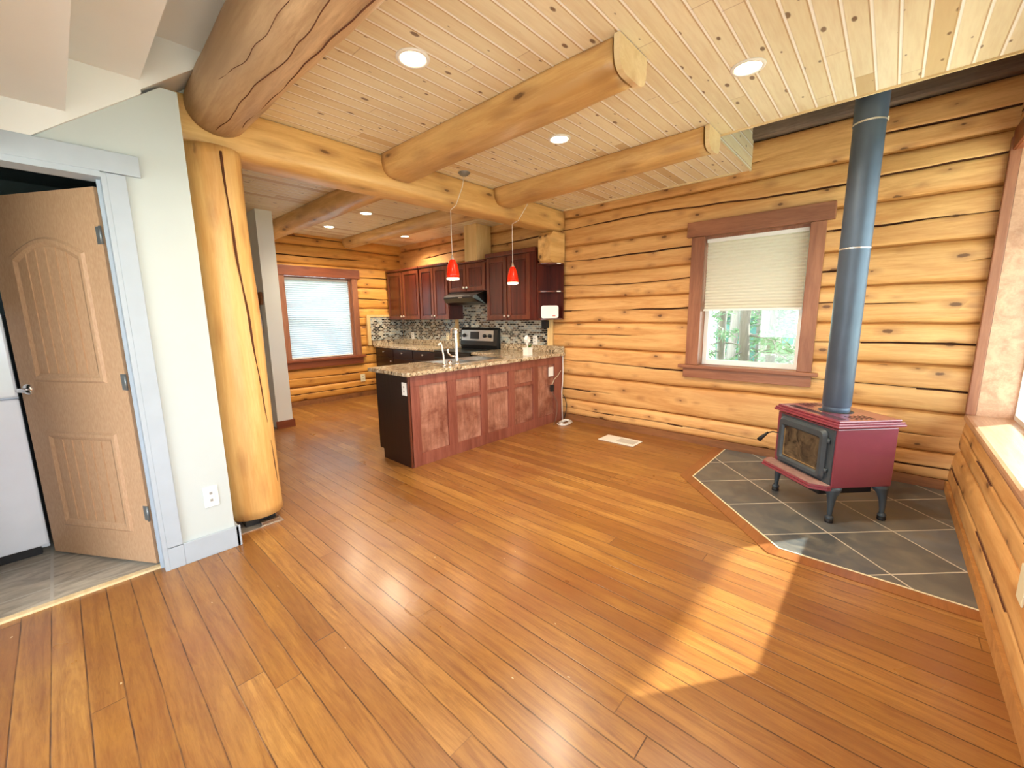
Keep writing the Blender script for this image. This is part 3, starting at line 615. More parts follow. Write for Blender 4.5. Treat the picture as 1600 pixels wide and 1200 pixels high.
def window_kitchen():
    wn = sthing('window_2', (0, YK, 0)); y0 = -.045
    MB().box(3.63, 3.73, y0, .02, .78, 2.13, bev=.004).build('right_casing', 'stainZ', wn)
    MB().box(2.42, 2.52, y0, .02, .78, 2.13, bev=.004).build('left_casing', 'stainZ', wn)
    MB().box(2.38, 3.78, y0-.012, .02, 2.13, 2.285, bev=.007).build('head_casing', 'stainX', wn)
    MB().box(2.38, 3.80, y0-.03, .22, .74, .78, bev=.006).build('window_stool', 'stainX', wn)
    MB().box(2.41, 3.75, y0, .02, .63, .738, bev=.004).build('apron', 'stainX', wn)
    MB().box(3.60, 3.63, .02, .22, .78, 2.13).box(2.50, 2.52, .02, .22, .78, 2.13).box(2.52, 3.60, .02, .22, 2.11, 2.13).build('jamb', 'stainZ', wn)
    s = MB(); s.box(2.52, 2.56, .12, .18, .78, 2.11).box(3.56, 3.60, .12, .18, .78, 2.11).box(2.56, 3.56, .12, .18, .78, .83).box(2.56, 3.56, .12, .18, 2.06, 2.11).box(2.56, 3.56, .12, .18, 1.43, 1.48)
    s.build('sash', 'white', wn); MB().box(2.56, 3.56, .15, .156, .83, 2.06).build('pane', 'glass', wn)
window_kitchen()
bk2 = thing('cellular_blind', 'fully lowered glowing pale blue blind in the kitchen window', 'blind', (3.06, YK, .79))
m_ = MB(); pleats(m_, -.535, .535, .02, 1.28, .05, .009, .034, axis='x'); m_.build('pleated_fabric', 'blindk', bk2)
MB().box(-.535, .535, .03, .07, 0, .02, bev=.003).build('bottom_rail', 'white', bk2)
MB().box(-.535, .535, .03, .07, 1.28, 1.31, bev=.003).build('head_rail', 'white', bk2)
def window_right():
    wn = sthing('window_3', (0, 0, 0))
    MB().box(2.62, 4.66, -.80, -.50, .60, .655, bev=.02).build('window_sill', 'sill', wn)
    MB().box(4.60, 4.655, -.555, -.50, .655, 2.62, bev=.006).box(2.71, 2.80, -.555, -.515, .655, 2.62, bev=.005).build('casing', 'stainZ', wn)
    MB().box(2.71, 4.655, -.56, -.51, 2.53, 2.68, bev=.006).build('head_casing', 'stainX', wn)
    MB().box(4.60, 4.63, -.80, -.555, .655, 2.55).box(2.78, 2.80, -.80, -.555, .655, 2.55).box(2.80, 4.60, -.80, -.555, 2.53, 2.55).build('jamb', 'sill', wn)
    s = MB(); s.box(2.8, 2.83, -.79, -.74, .655, 2.53).box(4.575, 4.60, -.79, -.74, .655, 2.53).box(2.83, 4.575, -.79, -.74, .655, .69).box(2.83, 4.575, -.79, -.74, 2.49, 2.53)
    s.build('sash', 'white', wn); MB().box(2.83, 4.575, -.768, -.762, .69, 2.49).build('pane', 'glass', wn)
window_right()
gr = MB().box(4.585, 4.6, -.735, -.70, 1.42, 1.56, bev=.002)
for i in range(6): gr.box(4.578, 4.586, -.733, -.702, 1.43+i*.021, 1.438+i*.021)
tag(gr.build('wall_grille', 'castiron'), 'small ribbed grey grille on the reddish window reveal', 'grille')

# ------------------------------------------------------------------ hearth and stove
HP = [(XW-.01, 1.17), (3.68, 1.17), (2.84, .37), (2.84, -.50), (XW-.01, -.50)]
hr = thing('tile_hearth', 'dark slate tile hearth in the corner beneath the wood stove', 'hearth', (0, 0, 0))
MB().prism(HP, .001, .006).build('tiles', 'slate', hr)
HO = [(XW-.01, 1.27), (3.64, 1.27), (2.74, .41), (2.74, -.50)]
bd = MB()
for i in range(3):
    a, b, c_, d_ = HO[i], HO[i+1], HP[i+1], HP[i]
    bd.prism([a, b, c_, d_], .001, .0045)
bd.build('wood_border', wood('dark_border_boards', (132, 80, 40), (158, 100, 54), (80, 40, 18), axis='X', knots=0, rough=.35, coat=.3), hr)
ln = MB()
for i in range(3):
    p, q = Vector((*HP[i], 0)), Vector((*HP[i+1], 0)); nn = (q-p).normalized().cross(Vector((0, 0, 1)))*.005
    ln.prism([(p+nn)[:2], (q+nn)[:2], (q-nn)[:2], (p-nn)[:2]], .005, .0075)
ln.build('grout_line', 'cream', hr)
ang = math.radians(46); sv = thing('wood_stove', 'burgundy enamel wood stove with glass door on dark tile hearth', 'stove', (3.385, .178, .006), ang)
# local x = along the front (to the left), local y = towards the camera-left, so depth is -y
W_, D_ = .60, .47
MB().box(.02, W_-.02, -D_+.02, -.016, .25, .665, bev=.006).build('body', 'enamel', sv)
tp = MB().box(0, W_, -D_, 0, .692, .708, bev=.005).box(-.006, W_+.006, -D_-.006, .006, .676, .692, bev=.005).box(.012, W_-.012, -D_+.012, -.012, .708, .724, bev=.01)
tp.build('top_plate', 'enameledge', sv)
sl = MB()
for i in range(24): sl.box(.06+i*.0195, .068+i*.0195, -.10, -.045, .7235, .7255)
for i in range(5): sl.box(.04, .14, -.17-i*.032, -.16-i*.032, .7235, .7255); sl.box(.46, .56, -.17-i*.032, -.16-i*.032, .7235, .7255)
sl.build('top_grille', 'blackmat', sv)
MB().lathe([(.0, .7255), (.105, .7255), (.105, .724)], (W_/2, -.24, 0), 32).build('collar_recess', 'blackmat', sv)
MB().box(.03, .535, -.018, -.008, .272, .655).build('front_plate', 'castiron', sv)
def rrect(x0, x1, z0, z1, r, n=5, topcut=0):
    out = []
    for cx, cz, a in ((x1-r, z1-r, 0), (x0+r, z1-r, 90), (x0+r, z0+r, 180), (x1-r, z0+r, 270)):
        for i in range(n+1): t_ = math.radians(a+90*i/n); out.append((cx+r*math.cos(t_), cz+r*math.sin(t_)))
    return out
dm = MB(); o1 = rrect(.075, .52, .29, .645, .035); o2 = rrect(.125, .465, .34, .58, .012); n_ = len(o1)
v = [(p[0], .004, p[1]) for p in o1]+[(p[0], .026, p[1]) for p in shrink(o1, .015)]+[(p[0], .026, p[1]) for p in shrink(o2, -.012)]+[(p[0], .012, p[1]) for p in o2]
for k in range(3): dm.f += []
dm.add(v, [(k*n_+i, k*n_+(i+1) % n_, (k+1)*n_+(i+1) % n_, (k+1)*n_+i) for k in range(3) for i in range(n_)])
dm.add([(p[0], -.008, p[1]) for p in o1]+[(p[0], .004, p[1]) for p in o1], [(i, (i+1) % n_, n_+(i+1) % n_, n_+i) for i in range(n_)])
sd_ = dm.build('stove_door', 'castiron', sv)
MB().prism(o2, .008, .012, 'y').build('door_glass', 'soot', sd_)
MB().box(.452, .457, .012, .0135, .355, .56).box(.14, .457, .012, .0135, .351, .356).build('brass_inlay', 'gold', sd_)
MB().tube([(.52, .01, .50), (.565, .03, .50), (.60, .045, .48)], .005, 8).tube([(.598, .043, .485), (.628, .075, .435), (.64, .088, .41)], [.008, .015, .017], 10).build('door_handle', 'blackmat', sd_)
MB().tube([(.062, .004, .35), (.062, .004, .38)], .01, 10).build('hinge_pin', 'castiron', sd_); MB().tube([(.062, .004, .56), (.062, .004, .59)], .01, 10).build('hinge_pin', 'castiron', sd_)
lp = [(.0, 0), (W_, 0), (W_-.0, .03), (W_-.06, .11), (.06, .11), (.0, .03)]
MB().prism(lp, .262, .274).prism([(a, b*1.05) for a, b in lp], .244, .260).build('ash_lip', 'enameledge', sv)
MB().prism([(a*.96+.012, b*.92) for a, b in lp], .2745, .277).build('lip_dust', plain('ash_dusted_top', (150, 118, 112), .7, var=.2, vs=30), sv)
MB().box(.1, W_-.1, -D_+.08, .0, .175, .25, bev=.004).build('ash_pan', 'blackmat', sv)
MB().tube([(.3, .0, .215), (.3, .012, .215)], .014, 14).build('ash_knob', 'nickel', sv)
def stove_leg(cx, cy, dx, dy):
    mb = MB(); segs = [(0, .25, .062), (0, .225, .055), (.010, .19, .036), (.016, .14, .026), (.018, .08, .019), (.018, .045, .017)]; vs = []
    for t_, z, r in segs:
        for k in range(10): a = 2*PI*k/10; vs.append((cx+dx*t_+r*math.cos(a)*.85-dx*r*.25, cy+dy*t_+r*math.sin(a)*.85-dy*r*.25, z))
    mb.add(vs, [(i*10+k, i*10+(k+1) % 10, (i+1)*10+(k+1) % 10, (i+1)*10+k) for i in range(len(segs)-1) for k in range(10)]+[list(range(10))], 0, True)
    mb.lathe([(.016, .052), (.024, .044), (.026, .034), (.022, .026)], (cx+dx*.016, cy+dy*.016, 0), 18)
    l = mb.build('leg', 'castiron', sv)
    MB().lathe([(0, .028), (.024, .028), (.026, .006), (.023, 0), (0, 0)], (cx+dx*.016, cy+dy*.016, 0), 18).build('foot_pad', 'blackmat', l)
for cx, cy, dx, dy in ((.045, -.05, -.7, .7), (W_-.045, -.05, .7, .7), (.045, -D_+.055, -.7, -.7), (W_-.045, -D_+.055, .7, -.7)): stove_leg(cx, cy, dx, dy)
pc = Vector((3.385, .178, 0))+Vector((math.cos(ang)*.3+math.sin(ang)*.24, math.sin(ang)*.3-math.cos(ang)*.24, 0))
pp = thing('stove_pipe', 'dark steel stove pipe rising from stove top through ceiling opening', 'stove pipe', (pc.x, pc.y, .73))
MB().lathe([(.078, .0), (.082, .012), (.082, .03), (.080, .034), (.082, .038), (.086, .05), (.086, 1.95)], (0, 0, 0), 40).build('lower_pipe', 'pipe', pp)
MB().lathe([(.089, 1.93), (.089, 3.66)], (0, 0, 0), 40).build('upper_pipe', 'pipe', pp)
MB().lathe([(.0895, 1.925), (.0905, 1.93), (.0895, 1.936)], (0, 0, 0), 40).build('joint_ring', 'nickel', pp)
MB().lathe([(.0865, 1.135), (.0875, 1.14), (.0865, 1.144)], (0, 0, 0), 40).build('joint_ring', 'nickel', pp)
MB().box(-.012, .012, -.095, -.088, 1.92, 1.945).build('pipe_clip', 'nickel', pp)

# ------------------------------------------------------------------ kitchen
XF = 4.34                                   # upper cabinet face
def panel_door(parent, y0, y1, z0, z1, x, knob_y, knob_z, name='cabinet_door'):
    d = MB(); st_ = .055 if (y1-y0) > .3 else .045
    d.box(x-.02, x, y0, y0+st_, z0, z1, bev=.003).box(x-.02, x, y1-st_, y1, z0, z1, bev=.003).box(x-.02, x, y0+st_, y1-st_, z0, z0+st_, bev=.003).box(x-.02, x, y0+st_, y1-st_, z1-st_, z1, bev=.003)
    do = d.build(name, 'cherryframe', parent)
    q = MB().box(x-.010, x, y0+st_, y1-st_, z0+st_, z1-st_).box(x-.017, x-.008, y0+st_+.022, y1-st_-.022, z0+st_+.022, z1-st_-.022, bev=.006)
    q.build('door_panel', 'cherry', do)
    if knob_y is not None:
        MB().lathe([(.0, x-.054), (.013, x-.052), (.019, x-.044), (.015, x-.036), (.006, x-.032), (.006, x-.018)], (0, knob_y, knob_z), 14, axis='x').build('knob', 'nickel', do)
def upper(y0, y1, z0, z1, label, doors, crown=.035):
    c = thing('wall_cabinet', label, 'cabinet', (XW-.05, (y0+y1)/2, z0)); ox, oy, oz = XW-.05, (y0+y1)/2, z0
    MB().box(XF-ox, 0, y0-oy, y1-oy, 0, z1-z0).build('body', 'cherry', c)
    MB().box(XF-.03-ox, 0, y0-oy, y1-oy, z1-z0, z1-z0+crown, bev=.008).build('crown', 'cherryframe', c)
    n = len(doors)
    for a, b, side in doors:
        ky = (a+.03 if side == 'l' else b-.03)
        panel_door(c, a-oy+.004, b-oy-.004, .012, z1-z0-.02, XF-.001-ox, ky-oy, .06)
    return c
upper(6.09, 7.12, 1.40, 2.27, 'two-door cherry wall cabinet in the kitchen corner', [(6.62, 7.10, 'l'), (6.10, 6.60, 'r')])
upper(5.30, 6.08, 1.40, 2.27, 'two-door cherry wall cabinet just left of the range hood', [(5.69, 6.07, 'l'), (5.31, 5.68, 'r')])
upper(4.44, 5.29, 1.82, 2.245, 'short two-door cherry cabinet above the black range hood', [(4.87, 5.28, 'l'), (4.45, 4.86, 'r')], crown=.02)
upper(3.50, 4.43, 1.385, 2.275, 'tall two-door cherry wall cabinet right of the range hood', [(4.02, 4.42, 'l'), (3.60, 4.0, 'r')], crown=.055)
sh = thing('corner_shelf', 'open cherry end shelf unit beside the log wall', 'shelf', (XW-.05, 3.495, 1.39))
bx = XF-(XW-.05)
MB().box(-.018, 0, -.235, -.02, 0, .735).build('back_panel', 'cherry', sh)
MB().box(bx+.01, 0, -.02, 0, 0, .735).build('side_panel', 'cherry', sh)
for z in (0, .36, .715):
    s_ = MB().prism([(bx+.01, -.022), (-.02, -.022), (-.02, -.235), (-.06, -.235), (bx+.08, -.10), (bx+.01, -.06)], z, z+.018).build('shelf_board', 'cherryframe', sh)
    if z: MB().prism([(-.13, -.215), (-.075, -.237), (-.072, -.233), (-.127, -.210)], z+.001, z+.016).build('edge_highlight', 'white', s_)  # white sliver stands in for the highlight on the shelf edge
tag(MB().box(4.325, 4.62, 4.61, 4.885, 2.268, ZC-.002, bev=.003).build('duct_chase', 'chase'), 'square pale wood duct box between cabinets and kitchen ceiling', 'duct box')
# hood
hd_ = thing('range_hood', 'black under-cabinet range hood above the range', 'range hood', (XW-.05, 4.865, 1.63))
prof = [(0, 0), (-.30, .0), (-.42, .03), (-.48, .085), (-.485, .11), (-.44, .135), (-.30, .185), (0, .185)]
pr = MB(); n_ = len(prof)
vs = [(a, sy*(.425 if a > -.2 else .425-.10*((-a-.2)/.3)**2), z) for sy in (-1, 1) for a, z in prof]
pr.add(vs, [list(range(n_)), list(range(n_, 2*n_))[::-1]]+[(i, (i+1) % n_, n_+(i+1) % n_, n_+i) for i in range(n_)])
pr.build('hood_shell', 'black', hd_)
for y in (-.22, .22): MB().lathe([(0, -.002), (.03, -.002), (.03, 0)], (-.2, y, 0), 16).build('hood_lamp', 'steel', hd_)
MB().box(-.489, -.48, -.10, -.02, .09, .105).build('control_strip', 'steel', hd_)
# range
rg = thing('range', 'black freestanding range with stainless control panel', 'range', (4.64, 4.87, 0))
MB().box(-.66, 0, -.42, .42, .03, .90, bev=.006).build('body', 'black', rg)
MB().box(-.665, -.0, -.425, .425, .90, .925, bev=.005).build('cooktop', 'black', rg)
for x, y, r in ((-.5, -.2, .09), (-.5, .2, .11), (-.22, -.2, .1), (-.22, .2, .08)): MB().lathe([(r, .9255), (r-.006, .9268), (r-.012, .9255)], (x, y, 0), 28).build('burner_ring', 'castiron', rg)
bgm = MB().prism([(-.085, .925), (-.10, .99), (-.075, 1.235), (-.045, 1.27), (0, 1.27), (0, .925)], -.425, .425, 'y').build('backguard', 'black', rg)
slant = lambda z: -.10+(z-.99)*(.025/.245)
def face(mb, y0, y1, z0, z1, d=.004): mb.add([(slant(z)-d, y, z) for z in (z0, z1) for y in (y0, y1)]+[(slant(z), y, z) for z in (z0, z1) for y in (y0, y1)], [(0, 1, 3, 2), (4, 6, 7, 5), (0, 4, 5, 1), (2, 3, 7, 6), (0, 2, 6, 4), (1, 5, 7, 3)]); return mb
face(MB(), -.34, .40, 1.06, 1.225).build('control_panel', 'steel', rg)
face(MB(), -.02, .19, 1.085, 1.20, .006).build('display', 'black', rg)
for y in (-.27, -.15, .33): MB().lathe([(0, -.118), (.026, -.118), (.03, -.095)], (0, y, 1.14), 18, axis='x').build('knob', 'blackmat', rg)
MB().box(-.685, -.662, -.40, .40, .20, .82, bev=.006).build('oven_door', 'black', rg)
MB().tube([(-.72, -.34, .77), (-.72, .34, .77)], .011, 10).build('oven_handle', 'steel', rg)
MB().box(-.68, -.662, -.40, .40, .05, .18, bev=.006).build('drawer', 'black', rg)
# base cabinets left of range
bc = thing('base_cabinet', 'dark cherry base cabinet run left of the range with nickel knobs', 'cabinet', (4.02, 6.22, 0))
MB().box(.0, .62, -.92, .90, .10, .898).build('body', 'cherrydark', bc)
MB().box(.06, .6, -.92, .90, 0, .10).build('toe_kick', 'blackmat', bc)
for y0, y1 in ((.30, .89), (-.30, .29), (-.91, -.31)):
    dw = MB().box(-.02, 0, y0+.004, y1-.004, .74, .885, bev=.004).build('drawer', 'cherrydark', bc)
    MB().lathe([(0, -.05), (.014, -.047), (.014, -.04), (.006, -.032), (.006, -.02)], (0, (y0+y1)/2, .83), 12, axis='x').build('knob', 'nickel', dw)
    dd = MB().box(-.02, 0, y0+.004, y1-.004, .12, .73, bev=.004).build('cabinet_door', 'cherrydark', bc)
    MB().lathe([(0, -.05), (.014, -.047), (.014, -.04), (.006, -.032), (.006, -.02)], (0, y0+.06, .67), 12, axis='x').build('knob', 'nickel', dd)
ct = thing('countertop', 'granite-look countertop running from the kitchen corner to the range', 'countertop', (4.3, 6.22, .9))
MB().box(-.32, .345, -.92, .915, 0, .04, bev=.008).build('slab', 'granite', ct)
MB().box(.325, .345, -.92, .895, .04, .13, bev=.004).box(-.34, .325, .895, .915, .04, .13, bev=.004).build('upstand', 'granite', ct)
# peninsula
PX0, PX1, PY0, PY1 = 2.165, XW-.05, 3.287, 3.86
pn = thing('peninsula_cabinet', 'red-brown kitchen peninsula cabinet with worn panelled back', 'cabinet', (PX0, PY0, 0))
L_ = PX1-PX0
MB().box(.0, L_, .018, PY1-PY0, .10, .70).box(.0, .58, .018, PY1-PY0, .70, .898).box(1.45, L_, .018, PY1-PY0, .70, .898).box(.58, 1.45, .018, .06, .70, .898).box(.0, L_, .018, PY1-PY0-.07, 0, .10).box(L_-.62, L_, .575, .575+.56, 0, .898).build('body', 'cherrydark', pn)
MB().box(.0, L_, .014, .018, 0, .898).build('back_panel', 'penin', pn)
fm = MB(); xs = [(2.165, 2.275), (2.62, 2.735), (3.085, 3.185), (3.54, 3.645), (4.0, 4.10), (4.45, PX1)]
for a, b in xs: fm.box(a-PX0, b-PX0, -.006, .0135, .12, .80, bev=.002)
fm.box(0, L_, -.006, .0135, .80, .898, bev=.002).box(0, L_, -.006, .0135, 0, .12, bev=.002)
for i, (a, b) in enumerate(xs[:-1]):
    if i in (1, 2, 3): fm.box(b-PX0, xs[i+1][0]-PX0, -.004, .0135, .585, .625, bev=.002)
fm.build('panel_frame', wood('worn_pink_brown_frame', (122, 64, 50), (154, 92, 76), (90, 40, 28), axis='Z', knots=0, rough=.4), pn)
MB().box(-.012, 0, .0, PY1-PY0, .10, .898).box(-.012, 0, .0, PY1-PY0-.07, 0, .10).build('end_panel', 'cherrydark', pn)
MB().box(-.014, .012, -.006, .012, 0, .898, bev=.003).build('corner_strip', 'cherryframe', pn)
cp = thing('countertop', 'granite-look peninsula countertop with sink and white planter', 'countertop', (PX0, PY0, .9))
SX0, SX1, SY0, SY1 = 2.78, 3.58, 3.44, 3.86   # sink hole (world)
sl_ = MB()
def wb(mb, x0, x1, y0, y1, z0, z1, **k): mb.box(x0-PX0, x1-PX0, y0-PY0, y1-PY0, z0-.9, z1-.9, **k)
wb(sl_, 2.12, PX1+.02, 3.245, SY0, .9, .94, bev=.008); wb(sl_, 2.12, SX0, SY0-.008, 3.96, .9, .94, bev=.008)
wb(sl_, SX1, PX1+.02, SY0-.008, 3.96, .9, .94, bev=.008); wb(sl_, SX0-.01, SX1+.01, SY1, 3.96, .9, .94, bev=.008); wb(sl_, 3.98, PX1+.02, 3.95, 4.43, .9, .94, bev=.008)
sl_.build('slab', 'granite', cp)
up = MB(); wb(up, XW-.07, XW-.045, 3.245, 4.43, .94, 1.03, bev=.004); up.build('upstand', 'granite', cp)
# sink and taps
sk = thing('kitchen_sink', 'double stainless sink set in the peninsula countertop', 'sink', (SX0, SY0, .94))
rm = MB(); w1, h1 = SX1-SX0, SY1-SY0
rm.box(-.02, w1+.02, -.02, .015, 0, .008, bev=.003).box(-.02, w1+.02, h1-.015, h1+.02, 0, .008, bev=.003).box(-.02, .015, 0, h1, 0, .008, bev=.003).box(w1-.015, w1+.02, 0, h1, 0, .008, bev=.003).box(w1/2-.02, w1/2+.02, 0, h1, -.01, .006, bev=.003)
rm.build('rim', 'steel', sk)
for a, b in ((.012, w1/2-.015), (w1/2+.015, w1-.012)):
    q = MB(); z0 = -.18
    q.add([(a, .012, 0), (b, .012, 0), (b, h1-.012, 0), (a, h1-.012, 0), (a+.03, .04, z0), (b-.03, .04, z0), (b-.03, h1-.04, z0), (a+.03, h1-.04, z0)], [(0, 1, 5, 4), (1, 2, 6, 5), (2, 3, 7, 6), (3, 0, 4, 7), (4, 5, 6, 7)])
    q.build('bowl', 'steel', sk)
fc = thing('kitchen_faucet', 'tall chrome kitchen faucet in front of the double sink', 'faucet', (2.82, 3.36, .94))
MB().lathe([(0, .0), (.03, 0), (.03, .02), (.022, .035), (.018, .06), (.017, .30), (.019, .33), (.021, .37), (.015, .385), (0, .388)], (0, 0, 0), 20).build('column', 'chrome', fc)
MB().tube([(0, 0, .36), (.01, .04, .385), (.02, .09, .375), (.03, .12, .32), (.035, .13, .26)], [.013, .012, .012, .014, .017]).build('spout', 'chrome', fc)
MB().tube([(0, 0, .09), (-.05, .03, .10), (-.075, .045, .13), (-.08, .05, .19)], [.014, .011, .009, .008]).build('lever', 'chrome', fc)
sp_ = thing('filter_tap', 'slim white filter tap left of the tall chrome faucet', 'tap', (2.65, 3.36, .94))
MB().lathe([(0, 0), (.022, 0), (.022, .012), (.012, .03), (0, .03)], (0, 0, 0), 18).build('base', 'chrome', sp_)
MB().tube([(0, 0, .02), (-.005, 0, .12), (-.02, .005, .22), (-.03, .01, .245), (-.04, .02, .235), (-.045, .025, .22)], [.009, .008, .007, .007, .008, .009]).build('spout', 'white', sp_)
MB().lathe([(0, .055), (.022, .05), (.026, .035), (.018, .012), (.02, 0), (0, 0)], (.085, .015, 0), 18).build('handle', 'chrome', sp_)
# planter
pl = thing('planter', 'small white square planter with white flowers and leaf on countertop', 'planter', (4.06, 3.42, .94))
MB().box(-.048, .048, -.04, .04, 0, .085, bev=.004).box(-.052, .052, -.044, .044, .085, .10, bev=.003).build('pot', 'white', pl)
fw = MB()
for x, y, z, r in ((-.045, -.01, .215, .028), (-.02, 0, .235, .026), (.01, 0, .22, .026), (-.03, 0, .19, .026), (0, -.01, .185, .026), (-.012, 0, .155, .018), (.03, 0, .20, .02)):
    fw.lathe([(0, -r), (r*.7, -r*.7), (r, 0), (r*.7, r*.7), (0, r)], (x, y, z), 10)
fw.tube([(-.005, 0, .09), (-.01, 0, .15)], .006)
fw.build('flowers', 'white', pl)
lf = MB(); lf.add([(.0, 0, .09), (.025, -.005, .13), (.075, -.01, .145), (.045, -.008, .10)], [(0, 1, 2, 3)]); lf.add([(.0, 0.004, .09), (.025, 0, .13), (.075, -.006, .145), (.045, -.004, .10)], [(3, 2, 1, 0)]); lf.build('leaf', 'green', pl)
# router + adaptor
dvx = thing('wireless_router', 'white rounded router box on the lowest open shelf', 'router', (4.46, 3.37, 1.41), math.radians(-50))
MB().prism(rrect(-.115, .115, 0, .165, .028), -.02, .02, 'y').build('case', 'white', dvx)
MB().box(.035, .075, -.0215, -.0195, .022, .038).build('badge', plain('pink_print', (206, 120, 110), .5), dvx)
tag(MB().box(4.52, 4.60, 3.485, 3.56, 1.275, 1.38, bev=.005).build('power_adaptor', 'blackmat'), 'black power adaptor on mosaic wall below white router', 'power adaptor')
# backsplash
def bs(name, label, boxes, trims):
    b_ = thing(name, label, 'backsplash', (0, 0, 0)); mb = MB()
    for q in boxes: mb.box(*q)
    mb.build('mosaic_tiles', 'mosaic', b_)
    for q in trims: MB().box(*q, bev=.003).build('edge_trim', 'chase', b_)
bs('backsplash', 'mosaic tile backsplash between the range and the open end shelf', [(XW-.055, XW-.045, 3.52, 4.43, 1.03, 1.38), (XW-.055, XW-.045, 4.43, 5.42, .94, 1.64)], [(XW-.07, XW-.03, 3.445, 3.52, 1.03, 1.39), (XW-.07, XW-.03, 5.42, 5.50, .94, 1.40)])
bs('backsplash', 'mosaic tile backsplash under wall cabinets left of the range', [(XW-.055, XW-.045, 5.50, YK-.06, 1.03, 1.395)], [])
bs('backsplash', 'mosaic tile panel with wood edge on kitchen window wall', [(3.92, XW-.06, YK-.055, YK-.045, 1.03, 1.395), (3.92, 4.33, YK-.055, YK-.045, 1.395, 1.46)], [(3.86, 3.92, YK-.07, YK-.03, .94, 1.50), (3.92, 4.33, YK-.07, YK-.03, 1.46, 1.50)])

# ------------------------------------------------------------------ plates, outlets, vent, cords
def plate(name, label, axis, pos, w_, h_, mat='white', sign=-1, outlet=True, group=None, cat='outlet'):
    """axis: normal axis of the plate; sign: direction the plate faces"""
    o = thing(name, label, cat, pos, 0, group)
    def B(mb, u0, u1, z0, z1, d0, d1, bev=0):
        d0, d1 = sorted((sign*d0, sign*d1))
        return mb.box(d0, d1, u0, u1, z0, z1, bev=bev) if axis == 'x' else mb.box(u0, u1, d0, d1, z0, z1, bev=bev)
    B(MB(), -w_/2, w_/2, -h_/2, h_/2, 0, .006, .002).build('cover_plate', mat, o)
    if outlet:
        B(MB(), -w_*.24, w_*.24, -h_*.3, h_*.3, .006, .009, .001).build('receptacle', mat, o)
        for zz in (-h_*.17, h_*.17):
            s_ = MB(); B(s_, -w_*.10, w_*.10, zz-.008, zz+.008, .009, .0095); s_.build('socket_face', 'slotgrey', o)
    return o
plate('wall_outlet', 'white outlet on the white wall beside round log post', 'y', (.512, YD, .373), .075, .13)
plate('wall_outlet', 'cream outlet on log wall below the kitchen window', 'y', (3.725, YK-.01, .35), .09, .14, 'cream')
plate('wall_outlet', 'outlet in mosaic backsplash nearest the kitchen corner', 'x', (XW-.055, 6.78, 1.10), .09, .135, 'white')
plate('wall_outlet', 'cream outlet in backsplash near wood strip left of range', 'x', (XW-.055, 5.72, 1.10), .085, .13, 'cream')
plate('wall_outlet', 'outlet in backsplash behind the white planter', 'x', (XW-.055, 3.75, 1.10), .08, .13, 'white')
plate('cover_plate', 'blank white cover plate on peninsula back near log wall', 'y', (4.37, PY0-.004, .705), .105, .125, outlet=False, cat='cover plate')
plate('cover_plate', 'white outlet plate on the dark peninsula end panel', 'x', (PX0-.012, 3.345, .775), .075, .125, cat='cover plate')
plate('cover_plate', 'pale cover plate on right log wall below window sill', 'y', (2.33, -.475, .42), .09, .14, 'cream', sign=1, outlet=False, cat='cover plate')
vt = thing('floor_vent', 'white floor register vent near the log wall', 'floor vent', (4.24, 2.18, 0))
MB().box(-.12, .12, -.22, .22, .001, .007, bev=.002).build('frame', 'white', vt)
lv = MB()
for i in range(14): lv.box(-.07, .07, -.19+i*.0155, -.184+i*.0155, .0072, .0082)
lv.build('louvres', plain('vent_shadow_grey', (150, 150, 146), .6), vt)
lv = MB()
ad = thing('power_adaptor', 'black power adaptor with thin cords plugged into peninsula back', 'power adaptor', (4.37, 3.282, .44)); MB().box(-.025, .025, -.037, -.004, 0, .09, bev=.004).build('case', 'blackmat', ad)
def rel(p, o): return [(a-o[0], b-o[1], c_-o[2]) for a, b, c_ in p]
cw = MB().tube([(4.615, 3.262, .90), (4.612, 3.255, .7), (4.60, 3.25, .55), (4.565, 3.24, .42), (4.575, 3.24, .2), (4.58, 3.235, .012)], .006, 8)
tag(cw.build('white_cable', 'white'), 'white cord hanging down the peninsula corner beside log wall', 'cord')
pts = [(4.37, 3.262, .53), (4.42, 3.26, .60), (4.50, 3.26, .64), (4.57, 3.262, .70)]
MB().tube(rel(pts, (4.37, 3.282, .44)), .004, 6).build('upper_cord', 'cream', ad)
pts = [(4.37, 3.26, .44), (4.42, 3.255, .36), (4.47, 3.25, .28), (4.47, 3.25, .16), (4.43, 3.24, .06), (4.38, 3.22, .008), (4.30, 3.18, .006)]
MB().tube(rel(pts, (4.37, 3.282, .44)), .004, 6).build('lower_cord', 'oldwood', ad)
tag(MB().tube([(4.60, 3.24, .36), (4.625, 3.22, .30), (4.615, 3.19, .22), (4.61, 3.20, .12), (4.60, 3.22, .03)], .006, 6).build('black_cable', 'blackmat'), 'black loop of cord against the log wall beside peninsula', 'cord')
rr = random.Random(4); pts = []
for i in range(70):
    t_ = i/69*2*PI*4.2; r = .085+.02*math.sin(t_*.7)+.012*rr.random()
    pts.append((4.47+r*1.25*math.cos(t_), 3.11+r*.8*math.sin(t_*1.02), .008+.02*(i/69)+.004*math.sin(t_*3)))
tag(MB().tube(pts, .0055, 6).build('coiled_cable', 'white'), 'coiled white cord lying on the floor at the peninsula corner', 'cord')

